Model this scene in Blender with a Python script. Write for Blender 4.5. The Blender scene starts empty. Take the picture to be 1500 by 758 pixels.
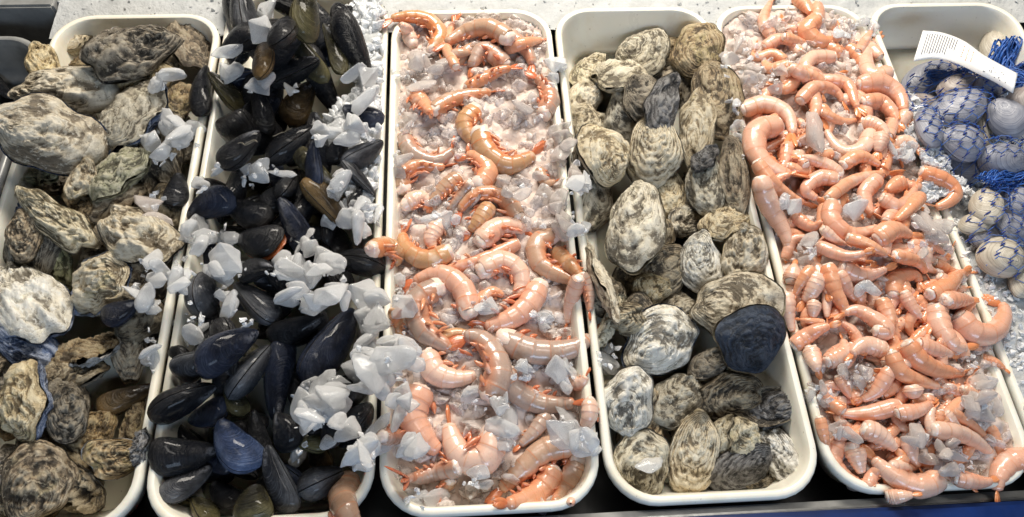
import bpy, bmesh, math, random
import numpy as np
from mathutils import Vector, Matrix

random.seed(7)
rng = np.random.default_rng(11)
sc = bpy.context.scene
COL = sc.collection
R_ = math.radians

# ------------------------------------------------------------------ camera
FPX = 1100.0
_w = np.array([-.498360729, .0471161818, .0467323157])
CAM = np.array([.0966338286, -.792048667, .739408619])


def _rod(w):
    a = np.linalg.norm(w); k = w / a
    K = np.array([[0, -k[2], k[1]], [k[2], 0, -k[0]], [-k[1], k[0], 0]])
    return np.eye(3) + math.sin(a) * K + (1 - math.cos(a)) * K @ K


RW = _rod(_w)
RT = RW.T


def at(px, py, z=0.0):
    """the point at height z that the photograph shows at (px, py)"""
    d = RT @ np.array([px - 750.0, 379.0 - py, -FPX])
    return CAM + d * ((z - CAM[2]) / d[2])


def proj(p):
    q = RW @ (np.asarray(p, float) - CAM)
    return 750 - FPX * q[0] / q[2], 379 + FPX * q[1] / q[2]


cd = bpy.data.cameras.new('camera'); cam = bpy.data.objects.new('camera', cd); COL.objects.link(cam)
M = Matrix([[*RT[0], CAM[0]], [*RT[1], CAM[1]], [*RT[2], CAM[2]], [0, 0, 0, 1]])
cam.matrix_world = M
cd.sensor_width = 36; cd.lens = 36 * FPX / 1500; cd.clip_start = .02; cd.clip_end = 50
sc.camera = cam

# ------------------------------------------------------------------ noise helpers
_TAB = np.random.default_rng(5).random((256, 256))


def vn(x, y, s=0):
    x = np.asarray(x, float) + 17.3 * s; y = np.asarray(y, float) + 9.7 * s
    xi = np.floor(x).astype(int); yi = np.floor(y).astype(int)
    fx = x - xi; fy = y - yi
    fx = fx * fx * (3 - 2 * fx); fy = fy * fy * (3 - 2 * fy)
    a = _TAB[xi & 255, yi & 255]; b = _TAB[(xi + 1) & 255, yi & 255]
    c = _TAB[xi & 255, (yi + 1) & 255]; d = _TAB[(xi + 1) & 255, (yi + 1) & 255]
    return (a * (1 - fx) + b * fx) * (1 - fy) + (c * (1 - fx) + d * fx) * fy - .5


def fbm(x, y, s=0, o=4):
    r = 0; a = 1.0
    for i in range(o):
        r = r + a * vn(x, y, s + i * 3); x = x * 2.03; y = y * 2.03; a *= .55
    return r


# ------------------------------------------------------------------ object helpers
def mk(name, v, f, mat=None, parent=None, smooth=True, attrs=None):
    me = bpy.data.meshes.new(name)
    me.from_pydata([tuple(map(float, p)) for p in v], [], f)
    if attrs:
        for k, a in attrs.items():
            at_ = me.attributes.new(k, 'FLOAT', 'POINT')
            at_.data.foreach_set('value', np.asarray(a, np.float32))
    if smooth:
        me.polygons.foreach_set('use_smooth', [True] * len(me.polygons))
    if mat: me.materials.append(mat)
    me.update()
    o = bpy.data.objects.new(name, me); COL.objects.link(o)
    if parent: o.parent = parent
    return o


def tag(o, label, cat, group=None, kind=None):
    if label: o['label'] = label
    if cat: o['category'] = cat
    if group: o['group'] = group
    if kind: o['kind'] = kind
    return o


def empty(name, M4):
    o = bpy.data.objects.new(name, None); COL.objects.link(o)
    o.empty_display_size = .01
    o.matrix_world = M4
    return o


def frame(c, a, n):
    """matrix with x along a, z along n"""
    n = np.array(n, float); n /= np.linalg.norm(n)
    a = np.array(a, float); a -= n * a.dot(n); a /= np.linalg.norm(a)
    b = np.cross(n, a)
    return Matrix([[a[0], b[0], n[0], c[0]], [a[1], b[1], n[1], c[1]], [a[2], b[2], n[2], c[2]], [0, 0, 0, 1]])


def grid_faces(nr, nc, wrap=True, flip=False):
    f = []
    for i in range(nr - 1):
        for j in range(nc if wrap else nc - 1):
            k = (j + 1) % nc
            q = (i * nc + j, (i + 1) * nc + j, (i + 1) * nc + k, i * nc + k)
            f.append(q[::-1] if flip else q)
    return f


def tube_geo(pts, rad, n=5):
    """vertices, faces of a tube along pts"""
    pts = np.asarray(pts, float); m = len(pts)
    rad = np.broadcast_to(np.asarray(rad, float), (m,))
    t = np.gradient(pts, axis=0); t /= np.linalg.norm(t, axis=1)[:, None] + 1e-12
    up = np.array([0.13, .21, .97]); s = np.cross(t, up); s /= np.linalg.norm(s, axis=1)[:, None] + 1e-12
    u = np.cross(s, t)
    th = np.linspace(0, 2 * math.pi, n, endpoint=False)
    v = pts[:, None, :] + rad[:, None, None] * (np.cos(th)[None, :, None] * s[:, None, :] + np.sin(th)[None, :, None] * u[:, None, :])
    f = grid_faces(m, n, True, True)
    f.append(tuple(range(n))); f.append(tuple(range((m - 1) * n, m * n))[::-1])
    return v.reshape(-1, 3), f


class Geo:
    def __init__(s): s.v = []; s.f = []; s.n = 0
    def add(s, v, f):
        s.v.append(np.asarray(v, float)); s.f += [tuple(i + s.n for i in q) for q in f]; s.n += len(v)
    def build(s, *a, **k): return mk(a[0], np.concatenate(s.v), s.f, *a[1:], **k)


# ------------------------------------------------------------------ materials
class NT:
    def __init__(s, name):
        s.m = bpy.data.materials.new(name); s.m.use_nodes = True
        s.t = s.m.node_tree; s.b = s.t.nodes['Principled BSDF']
    def n(s, typ, **k):
        x = s.t.nodes.new(typ)
        for a, b in k.items(): setattr(x, a, b)
        return x
    def l(s, a, b): s.t.links.new(a, b)
    def setv(s, sock, v):
        for q in list(sock.links): s.t.links.remove(q)
        if hasattr(v, 'node'): s.l(v, sock)
        else: sock.default_value = v
    def P(s, **k):
        for a, v in k.items(): s.setv(s.b.inputs[a.replace('_', ' ')], v)
    def math(s, op, a, b=0.0, c=0.0, clamp=False):
        x = s.n('ShaderNodeMath', operation=op, use_clamp=clamp)
        s.setv(x.inputs[0], a); s.setv(x.inputs[1], b); s.setv(x.inputs[2], c)
        return x.outputs[0]
    def mix(s, f, a, b, bt='MIX'):
        x = s.n('ShaderNodeMix', data_type='RGBA', blend_type=bt)
        s.setv(x.inputs[0], f)
        for i, v in ((6, a), (7, b)):
            s.setv(x.inputs[i], v if hasattr(v, 'node') else (*v[:3], 1))
        return x.outputs[2]
    def ramp(s, f, lo, hi):
        x = s.n('ShaderNodeMapRange', interpolation_type='SMOOTHSTEP')
        s.setv(x.inputs[0], f); x.inputs[1].default_value = lo; x.inputs[2].default_value = hi
        return x.outputs[0]
    def coord(s):
        tc = s.n('ShaderNodeTexCoord'); oi = s.n('ShaderNodeObjectInfo')
        s.rand = oi.outputs['Random']
        v = s.n('ShaderNodeVectorMath', operation='ADD')
        cx = s.n('ShaderNodeCombineXYZ')
        s.l(s.math('MULTIPLY', s.rand, 31.0), cx.inputs[0]); s.l(s.math('MULTIPLY', s.rand, 17.0), cx.inputs[1])
        s.l(tc.outputs['Object'], v.inputs[0]); s.l(cx.outputs[0], v.inputs[1])
        return v.outputs[0]
    def noise(s, vec, sc_, det=4, rough=.6, dist=0.0, dim='3D'):
        x = s.n('ShaderNodeTexNoise', noise_dimensions=dim)
        if dim == '1D': s.setv(x.inputs['W'], vec)
        else: s.setv(x.inputs['Vector'], vec)
        x.inputs['Scale'].default_value = sc_; x.inputs['Detail'].default_value = det
        x.inputs['Roughness'].default_value = rough; x.inputs['Distortion'].default_value = dist
        return x.outputs[0]
    def attr(s, name):
        return s.n('ShaderNodeAttribute', attribute_name=name).outputs['Fac']
    def bump(s, h, strength, dist, prev=None):
        x = s.n('ShaderNodeBump'); x.inputs['Strength'].default_value = strength; x.inputs['Distance'].default_value = dist
        s.l(h, x.inputs['Height'])
        if prev: s.l(prev, x.inputs['Normal'])
        return x.outputs[0]


def mat_plain(name, col, rough, metal=0, var=.12, scale=30, bump=0, coat=0):
    t = NT(name); c = t.coord()
    nz = t.noise(c, scale, 5, .65)
    t.P(Base_Color=t.mix(t.ramp(nz, .3, .7), [x * (1 - var) for x in col], [min(1, x * (1 + var)) for x in col]),
        Roughness=t.math('MULTIPLY_ADD', t.noise(c, scale * 3, 3), .25, rough - .12), Metallic=metal, Coat_Weight=coat)
    if bump: t.P(Normal=t.bump(t.noise(c, scale * 8, 4), .3, bump))
    return t.m


def mat_tray():
    t = NT('cream_plastic'); c = t.coord()
    smear = t.noise(c, 14, 5, .7, .8)
    col = t.mix(t.ramp(smear, .45, .8), (.86, .825, .72), (.78, .70, .54))
    sp = t.noise(c, 260, 2, .5)
    col = t.mix(t.math('MULTIPLY', t.ramp(sp, .70, .78), .45), col, (.25, .2, .14))
    t.P(Base_Color=col, Roughness=t.math('MULTIPLY_ADD', smear, .3, .18), Subsurface_Weight=.08, Subsurface_Scale=.006)
    t.P(Normal=t.bump(t.noise(c, 120, 3), .06, .002))
    return t.m


def mat_oyster(name, base, dark, light, patch=(.5, .5, .42), rough=.55, dk=.5):
    t = NT(name); c = t.coord(); g = t.attr('g')
    n1 = t.noise(c, 60, 6, .74, .9)
    n2 = t.noise(c, 150, 5, .75)
    n3 = t.noise(c, 22, 3, .5)
    gw = t.math('MULTIPLY_ADD', n1, .22, t.math('MULTIPLY_ADD', n3, .38, g))
    band = t.noise(t.math('ADD', t.math('MULTIPLY', gw, 17.0), t.math('MULTIPLY', t.rand, 40)), 1.0, 4, .75, 0, '1D')
    col = t.mix(t.math('MULTIPLY_ADD', t.ramp(n1, .28, .56), .65, .35), dark, base)
    col = t.mix(t.math('MULTIPLY', t.ramp(band, .48, .70), .62), col, light)
    col = t.mix(t.math('MULTIPLY', t.ramp(band, .48, .36), dk + .25), col, dark)
    col = t.mix(t.math('MULTIPLY', t.ramp(t.noise(c, 30, 4, .6, 1.0), .56, .66), .6), col, patch)
    # paler on the raised layers, darker in the hollows
    hv_ = t.math('MULTIPLY_ADD', t.math('SUBTRACT', band, .5), 1.1, t.math('MULTIPLY_ADD', t.math('SUBTRACT', n1, .5), .45, t.attr('h')))
    col = t.mix(t.math('MULTIPLY', t.ramp(hv_, .52, .80), .62), col, light)
    col = t.mix(t.math('MULTIPLY', t.ramp(hv_, .46, .18), .85), col, [x * .6 for x in dark])
    col = t.mix(t.math('MULTIPLY', t.ramp(n2, .55, .65), .8), col, light)
    col = t.mix(t.math('MULTIPLY', t.ramp(n2, .42, .32), .7), col, [x * .4 for x in dark])
    hv = t.n('ShaderNodeHueSaturation'); t.l(col, hv.inputs['Color'])
    t.l(t.math('MULTIPLY_ADD', t.rand, .45, .78), hv.inputs['Value'])
    t.l(t.math('MULTIPLY_ADD', t.math('FRACT', t.math('MULTIPLY', t.rand, 7.3)), .5, .75), hv.inputs['Saturation'])
    t.P(Base_Color=hv.outputs[0], Roughness=t.math('MULTIPLY_ADD', n2, .5, rough - .36), Specular_IOR_Level=.5)
    b = t.bump(n2, .8, .0045)
    b = t.bump(n1, .6, .006, b)
    b = t.bump(band, .6, .004, b)
    t.P(Normal=b)
    return t.m


def mat_mussel(name, base, mid, edge, amt):
    t = NT(name); c = t.coord(); g = t.attr('g')
    n1 = t.noise(c, 45, 5, .65)
    gw = t.math('MULTIPLY_ADD', n1, .06, g)
    line = t.noise(t.math('ADD', t.math('MULTIPLY', gw, 26.0), t.math('MULTIPLY', t.rand, 40)), 1.0, 3, .8, 0, '1D')
    f = t.math('MULTIPLY', t.ramp(t.math('ADD', g, t.math('MULTIPLY', n1, .5)), .95, 1.35), amt)
    col = t.mix(t.ramp(n1, .35, .75), base, mid)
    col = t.mix(f, col, edge)
    col = t.mix(t.math('MULTIPLY', t.ramp(line, .55, .72), .28), col, edge)
    col = t.mix(t.math('MULTIPLY', t.ramp(t.noise(c, 160, 4, .8), .66, .75), .35), col, (.30, .30, .30))
    wn = t.math('MULTIPLY', t.ramp(g, .34, .10), t.ramp(t.noise(c, 130, 5, .75), .42, .60))
    col = t.mix(t.math('MULTIPLY', wn, .8), col, (.20, .205, .23))
    fl = t.ramp(t.noise(t.math('MULTIPLY', gw, 95.0), 1.0, 2, .6, 0, '1D'), .55, .75)
    col = t.mix(t.math('MULTIPLY', fl, t.math('MULTIPLY', t.ramp(n1, .42, .62), .40)), col, [x * 1.6 + .02 for x in edge])
    t.P(Base_Color=col, Roughness=t.math('MULTIPLY_ADD', t.noise(c, 90, 4, .7), .36, .05), Coat_Weight=.18, Coat_Roughness=.05, Specular_IOR_Level=.22)
    b = t.bump(fl, .25, .001, t.bump(line, .75, .003))
    b = t.bump(t.noise(c, 120, 5, .75), .6, .003, b)
    t.P(Normal=b)
    return t.m


def mat_shrimp(name, base, alt, belly, trans=.2):
    t = NT(name); c = t.coord(); v = t.attr('v'); q = t.attr('q')
    n1 = t.noise(c, 90, 4, .6); n2 = t.noise(c, 600, 3, .6)
    f = t.math('ADD', t.math('MULTIPLY', t.ramp(n1, .3, .7), .7), t.math('MULTIPLY_ADD', t.rand, .8, -.4), clamp=True)
    col = t.mix(f, base, alt)
    col = t.mix(t.math('MULTIPLY', t.ramp(v, -.15, -.95), .8), col, belly)
    col = t.mix(t.math('MULTIPLY', t.ramp(q, .82, .98), .75), col, [x * y for x, y in zip(belly, (.9, .8, .7))])
    col = t.mix(t.math('MULTIPLY', t.ramp(n2, .58, .72), .35), col, [x * .55 for x in belly])
    col = t.mix(t.math('MULTIPLY', t.ramp(t.noise(c, 60, 2, .5), .58, .75), .45), col, (.86, .72, .62))
    t.P(Base_Color=col, Roughness=t.math('MULTIPLY_ADD', n1, .28, .12), Subsurface_Weight=trans, Subsurface_Scale=.012,
        Coat_Weight=.4, Coat_Roughness=.08)
    t.b.inputs['Subsurface Radius'].default_value = (1.0, .45, .3)
    t.P(Normal=t.bump(t.noise(c, 320, 4, .6), .12, .0012, t.bump(n1, .2, .002)))
    return t.m


def mat_ice(name, tint, clear=.5, rough=.25, bs=140):
    """cloudy ice: a milky body that grows clearer where one looks straight into it, under a wet gloss"""
    t = NT(name); c = t.coord()
    n2 = t.noise(c, 55, 4, .62, .5)
    nrm = t.bump(t.noise(c, bs, 4, .65), .55, .004)
    t.P(Base_Color=t.mix(t.ramp(n2, .35, .7), [x * .86 for x in tint], tint), Roughness=t.math('MULTIPLY_ADD', n2, .4, rough - .1), IOR=1.31, Subsurface_Weight=.35, Subsurface_Scale=.004, Normal=nrm)
    t.b.inputs['Subsurface Radius'].default_value = (1, 1, 1)
    if clear:   # clear windows between cloudy veins
        t.P(Subsurface_Weight=0.0, Base_Color=(*tint, 1), Roughness=t.math('MULTIPLY_ADD', n2, .30, rough - .19, True), Coat_Weight=.6, Coat_Roughness=.04)
        lw = t.n('ShaderNodeLayerWeight'); lw.inputs[0].default_value = .42
        f = t.math('MULTIPLY', t.math('SUBTRACT', 1.0, lw.outputs['Facing']), t.math('MULTIPLY', t.math('MULTIPLY_ADD', t.ramp(t.noise(c, 75, 5, .7, 1.2), .42, .58), .62, .38), clear))
        tr = t.n('ShaderNodeBsdfTransparent'); tr.inputs[0].default_value = (.97, .98, .99, 1)
        mx = t.n('ShaderNodeMixShader'); t.l(f, mx.inputs[0]); t.l(t.b.outputs[0], mx.inputs[1]); t.l(tr.outputs[0], mx.inputs[2])
        out = [q for q in t.t.nodes if q.type == 'OUTPUT_MATERIAL'][0]
        gl = t.n('ShaderNodeBsdfGlass'); gl.inputs['Roughness'].default_value = .06; gl.inputs['IOR'].default_value = 1.25; t.l(nrm, gl.inputs['Normal'])
        m2 = t.n('ShaderNodeMixShader'); m2.inputs[0].default_value = .13; t.l(mx.outputs[0], m2.inputs[1]); t.l(gl.outputs[0], m2.inputs[2])
        t.l(m2.outputs[0], out.inputs[0])
    return t.m


TRAYM = mat_tray()
OY = {
    'tan': mat_oyster('tan_oyster_shell', (.60, .48, .30), (.16, .115, .062), (.80, .72, .54), (.64, .55, .33)),
    'grey': mat_oyster('grey_oyster_shell', (.60, .52, .37), (.15, .118, .075), (.83, .77, .62), (.58, .53, .37)),
    'brown': mat_oyster('brown_oyster_shell', (.36, .26, .15), (.08, .055, .032), (.60, .50, .34), (.40, .34, .18)),
    'cream': mat_oyster('cream_oyster_shell', (.76, .63, .42), (.25, .18, .10), (.88, .81, .65), (.70, .60, .35), dk=.35),
    'white': mat_oyster('whitish_oyster_shell', (.78, .73, .62), (.23, .20, .16), (.90, .88, .82), (.76, .72, .58), dk=.35),
    'green': mat_oyster('greenish_oyster_shell', (.42, .41, .23), (.09, .08, .04), (.64, .59, .42), (.36, .36, .21)),
    'dark': mat_oyster('dark_oyster_shell', (.19, .15, .10), (.03, .024, .017), (.46, .40, .30), (.25, .21, .13)),
    'slate': mat_oyster('slate_oyster_shell', (.15, .14, .135), (.04, .037, .036), (.36, .35, .34), (.17, .165, .16), rough=.5),
    'blue': mat_oyster('blue_reflection_lip', (.22, .29, .46), (.05, .075, .15), (.55, .60, .72), (.18, .27, .50), rough=.35),  # blue light reflected on the lips, put into the shell colour
    'deep': mat_oyster('blue_reflection_shell', (.022, .034, .058), (.008, .011, .018), (.07, .085, .115), (.035, .04, .048), rough=.5),  # a shell reflecting blue; the reflection is painted as its colour
}
LIP = mat_oyster('pale_shell_lip', (.50, .48, .44), (.12, .11, .10), (.80, .79, .77), (.42, .46, .52), rough=.38)
MU = {
    'black': mat_mussel('black_mussel_shell', (.006, .007, .010), (.016, .017, .022), (.035, .032, .03), .5),
    'blue': mat_mussel('blue_black_mussel_shell', (.006, .008, .016), (.014, .02, .042), (.05, .062, .10), .6),
    'brown': mat_mussel('brown_mussel_shell', (.020, .014, .009), (.075, .05, .022), (.19, .12, .05), .9),
    'olive': mat_mussel('olive_mussel_shell', (.014, .013, .009), (.05, .045, .02), (.15, .13, .06), .8),
    'grey': mat_mussel('grey_mussel_shell', (.012, .013, .017), (.035, .038, .046), (.15, .155, .17), .6),
    'blue_sheen': mat_mussel('blue_sheen_mussel_shell', (.010, .018, .045), (.028, .046, .11), (.12, .17, .30), .6),  # bluish daylight sheen put into the shell colour
}
MLIP = mat_plain('mussel_lip', (.10, .09, .085), .35, 0, .5, 120)
BYS = mat_plain('byssus_thread', (.22, .20, .16), .5, 0, .3, 200)
def mat_clam(name, base, dark, light):
    t = NT(name); c = t.coord(); g = t.attr('g')
    n1 = t.noise(c, 45, 4, .6)
    band = t.noise(t.math('ADD', t.math('MULTIPLY', t.math('MULTIPLY_ADD', n1, .06, g), 34.0), t.math('MULTIPLY', t.rand, 40)), 1.0, 3, .7, 0, '1D')
    wide = t.noise(t.math('ADD', t.math('MULTIPLY', g, 5.0), t.math('MULTIPLY', t.rand, 70)), 1.0, 2, .5, 0, '1D')
    col = t.mix(t.math('MULTIPLY', t.ramp(wide, .36, .64), .6), base, light)
    col = t.mix(t.math('MULTIPLY', t.ramp(band, .52, .36), .55), col, dark)
    col = t.mix(t.math('MULTIPLY', t.ramp(n1, .58, .75), .5), col, dark)
    t.P(Base_Color=col, Roughness=t.math('MULTIPLY_ADD', n1, .3, .2))
    t.P(Normal=t.bump(band, .35, .0015, t.bump(n1, .1, .002)))
    return t.m


CL = mat_clam('blue_grey_clam_shell', (.25, .26, .31), (.12, .12, .16), (.38, .385, .43))
CLB = mat_clam('brown_grey_clam_shell', (.32, .27, .25), (.16, .13, .12), (.52, .47, .43))
CLC = mat_clam('cream_clam_shell', (.46, .41, .33), (.24, .21, .17), (.60, .56, .47))
SH = {
    'grey': mat_shrimp('grey_pink_shrimp_shell', (0.476, 0.336, 0.267), (0.377, 0.275, 0.221), (.58, .25, .14)),
    'tan': mat_shrimp('tan_shrimp_shell', (0.541, 0.344, 0.234), (0.451, 0.283, 0.189), (.66, .25, .11)),
    'gold': mat_shrimp('golden_shrimp_shell', (0.574, 0.328, 0.164), (0.508, 0.287, 0.156), (.68, .22, .08)),
    'pink': mat_shrimp('pink_shrimp_shell', (0.763, 0.437, 0.316), (0.707, 0.353, 0.228), (.76, .34, .20)),
    'orange': mat_shrimp('orange_shrimp_shell', (0.763, 0.4, 0.251), (0.725, 0.326, 0.177), (.76, .30, .15)),
    'pale': mat_shrimp('pale_shrimp_shell', (0.79, 0.539, 0.419), (0.744, 0.456, 0.335), (.78, .40, .26)),
}
TAIL = mat_shrimp('red_orange_tail', (.60, .15, .06), (.68, .24, .10), (.35, .06, .03), .1)
TAIL5 = mat_shrimp('orange_tail', (.78, .30, .13), (.72, .24, .09), (.55, .14, .05), .1)
LEG = mat_shrimp('red_swimmeret', (.62, .19, .09), (.68, .33, .18), (.45, .10, .05), .15)
FLESH = mat_shrimp('white_shrimp_flesh', (.85, .69, .60), (.82, .59, .48), (.80, .55, .45), .3)
LEG5 = mat_shrimp('orange_swimmeret', (.78, .34, .18), (.80, .42, .26), (.6, .2, .1), .1)
ICE = mat_ice('clear_ice', (.97, .975, .985), .88)
ICEB = mat_ice('crushed_ice_white', (.52, .53, .53), 0, .4, 200)
ICEP = mat_ice('pink_bounce_wet_ice', (.70, .57, .50), 0, .18, 90)  # pink light thrown by the shrimp, put into the ice colour
ICEC = mat_ice('pink_bounce_clear_ice', (.86, .77, .72), .85, .16, 160)  # clear pieces carry the same pink shrimp reflection in their tint
ICEW = mat_ice('wet_white_ice', (.93, .94, .95), .6, .25, 160)
STEEL = mat_plain('brushed_steel', (.42, .42, .41), .36, 1, .15, 40)
DULL = mat_plain('dull_grey_steel', (.36, .36, .35), .45, .35, .2, 25)
BLACK = mat_plain('black_well', (.012, .012, .013), .45, 0, .4, 30)
BLUEP = mat_plain('navy_blue_panel', (.004, .022, .115), .38, 0, .2, 18)
NETM = mat_plain('blue_net_thread', (.035, .12, .42), .4, 0, .35, 90)
NETD = mat_plain('dark_blue_knot', (.010, .03, .20), .4, 0, .3, 90)
PAPER = mat_plain('white_paper', (.86, .86, .85), .6, 0, .03, 30)
INK = mat_plain('grey_ink', (.16, .16, .18), .6, 0, .2, 90)
INKR = mat_plain('red_ink', (.75, .34, .22), .6, 0, .2, 90)
ORANGE_FLESH = mat_plain('orange_mussel_meat', (.42, .11, .03), .25, 0, .3, 120, .001, .4)

# ------------------------------------------------------------------ setting and trays
S = .22
YF = -.664
DEP = -.058


def rrect(x0, x1, y0, y1, r, n=9):
    pts = []
    for cx, cy, a0 in ((x1 - r, y1 - r, 0), (x0 + r, y1 - r, 90), (x0 + r, y0 + r, 180), (x1 - r, y0 + r, 270)):
        for i in range(n):
            a = R_(a0 + 90 * i / (n - 1)); pts.append((cx + r * math.cos(a), cy + r * math.sin(a)))
    return pts


def loops_geo(x0, x1, y0, y1, rad, prof, cap=False, flip=False):
    v = []
    for d, z in prof:
        v += [(x, y, z) for x, y in rrect(x0 + d, x1 - d, y0 + d, y1 - d, max(rad - d * .8, .012))]
    n = 36
    f = grid_faces(len(prof), n, True, flip)
    if cap:
        k = (len(prof) - 1) * n
        c = tuple(range(k, k + n)); f.append(c[::-1] if flip else c)
    return v, f


def tray(k, y1, name, label, mat, group, y0=YF, rim=None):
    x0, x1 = k * S + .0022, (k + 1) * S - .0022
    e = empty(name, Matrix.Translation(((x0 + x1) / 2, (y0 + y1) / 2, DEP - .004)))
    tag(e, label, 'tray', group)
    inv = np.array([(x0 + x1) / 2, (y0 + y1) / 2, DEP - .004])
    v, f = loops_geo(x0, x1, y0, y1, .05, [(.0075, -.0008), (.0092, -.0035), (.0105, -.010), (.0135, -.026), (.018, -.044), (.0205, -.051), (.025, -.0555), (.032, DEP)], True, False)
    g = Geo(); g.add(np.array(v) - inv, f)
    v, f = loops_geo(x0, x1, y0, y1, .05, [(.003, -.012), (.010, -.030), (.018, DEP), (.024, DEP - .003)], True, True)
    g.add(np.array(v) - inv, f)
    g.build('basin', mat, e)
    v, f = loops_geo(x0, x1, y0, y1, .05, [(.003, -.0125), (.0003, -.0105), (0, -.005), (.0006, -.0018), (.0022, 0), (.0055, .0002), (.0075, -.0008)], False, False)
    mk('rim', np.array(v) - inv, f, rim or mat, e)
    return e


tray(-2, 0, 'seafood_tray', 'cream plastic tray of large rough oysters beside the grey steel pan', TRAYM, 'cream seafood trays')
tray(-1, .035, 'seafood_tray', 'cream plastic tray heaped with black mussels and loose ice', TRAYM, 'cream seafood trays')
tray(0, 0, 'seafood_tray', 'cream plastic tray of big tan shell-on shrimp between mussels and round oysters', TRAYM, 'cream seafood trays')
tray(1, 0, 'seafood_tray', 'cream plastic tray of rounded oysters with its back end empty', TRAYM, 'cream seafood trays')
tray(2, 0, 'seafood_tray', 'cream plastic tray piled with small pink shrimp', TRAYM, 'cream seafood trays')
tray(3, 0, 'seafood_tray', 'cream plastic tray holding netted clams on crushed ice', TRAYM, 'cream seafood trays')
tray(-3, -.035, 'steel_pan', 'dull grey steel pan at the far left edge, mostly empty', DULL, None, rim=DULL)


def box(name, x0, x1, y0, y1, z0, z1, mat, bev=.002, parent=None):
    bm = bmesh.new(); bmesh.ops.create_cube(bm, size=1)
    for v in bm.verts:
        v.co = Vector(((x0 + x1) / 2 + v.co.x * (x1 - x0), (y0 + y1) / 2 + v.co.y * (y1 - y0), (z0 + z1) / 2 + v.co.z * (z1 - z0)))
    bmesh.ops.bevel(bm, geom=bm.edges[:], offset=bev, segments=2, affect='EDGES')
    me = bpy.data.meshes.new(name); bm.to_mesh(me); bm.free(); me.materials.append(mat)
    o = bpy.data.objects.new(name, me); COL.objects.link(o)
    if parent: o.parent = parent
    return o


tag(box('counter', -1.3, 1.7, -.72, .9, -.11, -.078, BLACK), None, None, None, 'structure')
BX = .0
rl = empty('steel_rail', Matrix.Translation((.3, YF - .01, -.05)))
tag(rl, 'thin steel rail along the front of the trays above the blue panel', 'rail')
b = box('ledge', -1.6, 1.6, -.0035, .009, -.02, .030, DULL, .002, rl)
b = box('lip', -1.6, 1.6, -.0010, .0022, .0305, .036, STEEL, .001, rl)
fp = box('blue_panel', -1.3, 1.9, -.035, 0, -.32, .0, BLUEP, .004)
fp.location = (0, YF - .0100, .001)
fp.rotation_euler = (0, 0, R_(-.35))
tag(fp, 'navy blue front panel of the display counter below the trays', 'panel')
wl = box('metal_wall', -1.25, at(74, 20)[0], .015, .06, -.078, .002, DULL, .003)
tag(wl, 'plain grey metal ledge behind the steel pan, beside the ice', 'metal ledge')

# ------------------------------------------------------------------ height map of what already lies there
HX0, HY0, HS = -.72, -.80, .002
HNX, HNY = 860, 480
GX = HX0 + HS * np.arange(HNX)[:, None] * np.ones((1, HNY)); GY = HY0 + HS * np.arange(HNY)[None, :] * np.ones((HNX, 1))
HM = np.full((HNX, HNY), -.07)
HM[(GY < YF)] = -.012
for k in range(-3, 4):
    y1 = .035 if k == -1 else (-.035 if k == -3 else 0)
    d = np.minimum(np.minimum(GX - k * S, (k + 1) * S - GX), np.minimum(GY - YF, y1 - GY))
    ins = d > 0
    z = np.interp(d, [0, .009, .013, .0205, .032], [0, 0, -.026, -.05, DEP])
    HM[ins] = z[ins]
HM[GY > .035] = 0
HM[(GY > 0.0) & ((GX < -S) | (GX > 0))] = 0


def sl(cx, cy, r):
    i0 = max(0, int((cx - r - HX0) / HS)); i1 = min(HNX, int((cx + r - HX0) / HS) + 2)
    j0 = max(0, int((cy - r - HY0) / HS)); j1 = min(HNY, int((cy + r - HY0) / HS) + 2)
    return slice(i0, max(i1, i0 + 1)), slice(j0, max(j1, j0 + 1))


def hat(x, y, r=.004, f=np.max):
    i, j = sl(x, y, r)
    h = HM[i, j]
    return float(f(h)) if h.size else -.03


def settle(px, py, L, W, ang, T, zoff=0.0, pct=68, fol=.8, mx=30, zfix=None):
    """rest an oval of length L, width W (photo pixels) and half thickness T on the heap; returns centre, axis, normal, length, width"""
    z = 0.0
    ca, sa = math.cos(R_(ang)), math.sin(R_(ang))
    for it in range(3):
        c = at(px, py, z)
        e1 = at(px + ca * L / 2, py - sa * L / 2, z); e2 = at(px - ca * L / 2, py + sa * L / 2, z)
        w1 = at(px - sa * W / 2, py - ca * W / 2, z); w2 = at(px + sa * W / 2, py + ca * W / 2, z)
        a = e1 - e2; Lw = np.linalg.norm(a); a = a / Lw
        bb = np.array([-a[1], a[0], 0]); Ww = abs((w1 - w2).dot(bb))
        i, j = sl(c[0], c[1], Lw / 2)
        X = GX[i, j] - c[0]; Y = GY[i, j] - c[1]; H = HM[i, j]
        u = (X * a[0] + Y * a[1]) / (Lw / 2); v = (X * bb[0] + Y * bb[1]) / (Ww / 2)
        m = u * u + v * v < .8
        if m.sum() < 6: sx = sy = 0.0; z0 = -.02
        else:
            A = np.stack([X[m], Y[m], np.ones(m.sum())], 1)
            sol, *_ = np.linalg.lstsq(A, H[m], rcond=None)
            lim = math.tan(R_(mx)); sx, sy = sol[0] * fol, sol[1] * fol
            q = math.hypot(sx, sy)
            if q > lim: sx *= lim / q; sy *= lim / q
            z0 = float(np.percentile(H[m] - sx * X[m] - sy * Y[m], pct))
        t = T(Ww) if callable(T) else T
        z = z0 + t * .8 + zoff if zfix is None else zfix
    c = at(px, py, z)
    top = z + sx * X + sy * Y + t * np.sqrt(np.clip(1 - u * u - v * v, 0, 1))
    mm = (u * u + v * v < 1)
    HM[i, j] = np.where(mm, np.maximum(H, top), H)
    return c, a, np.array([-sx, -sy, 1.0]), Lw, Ww


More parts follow.
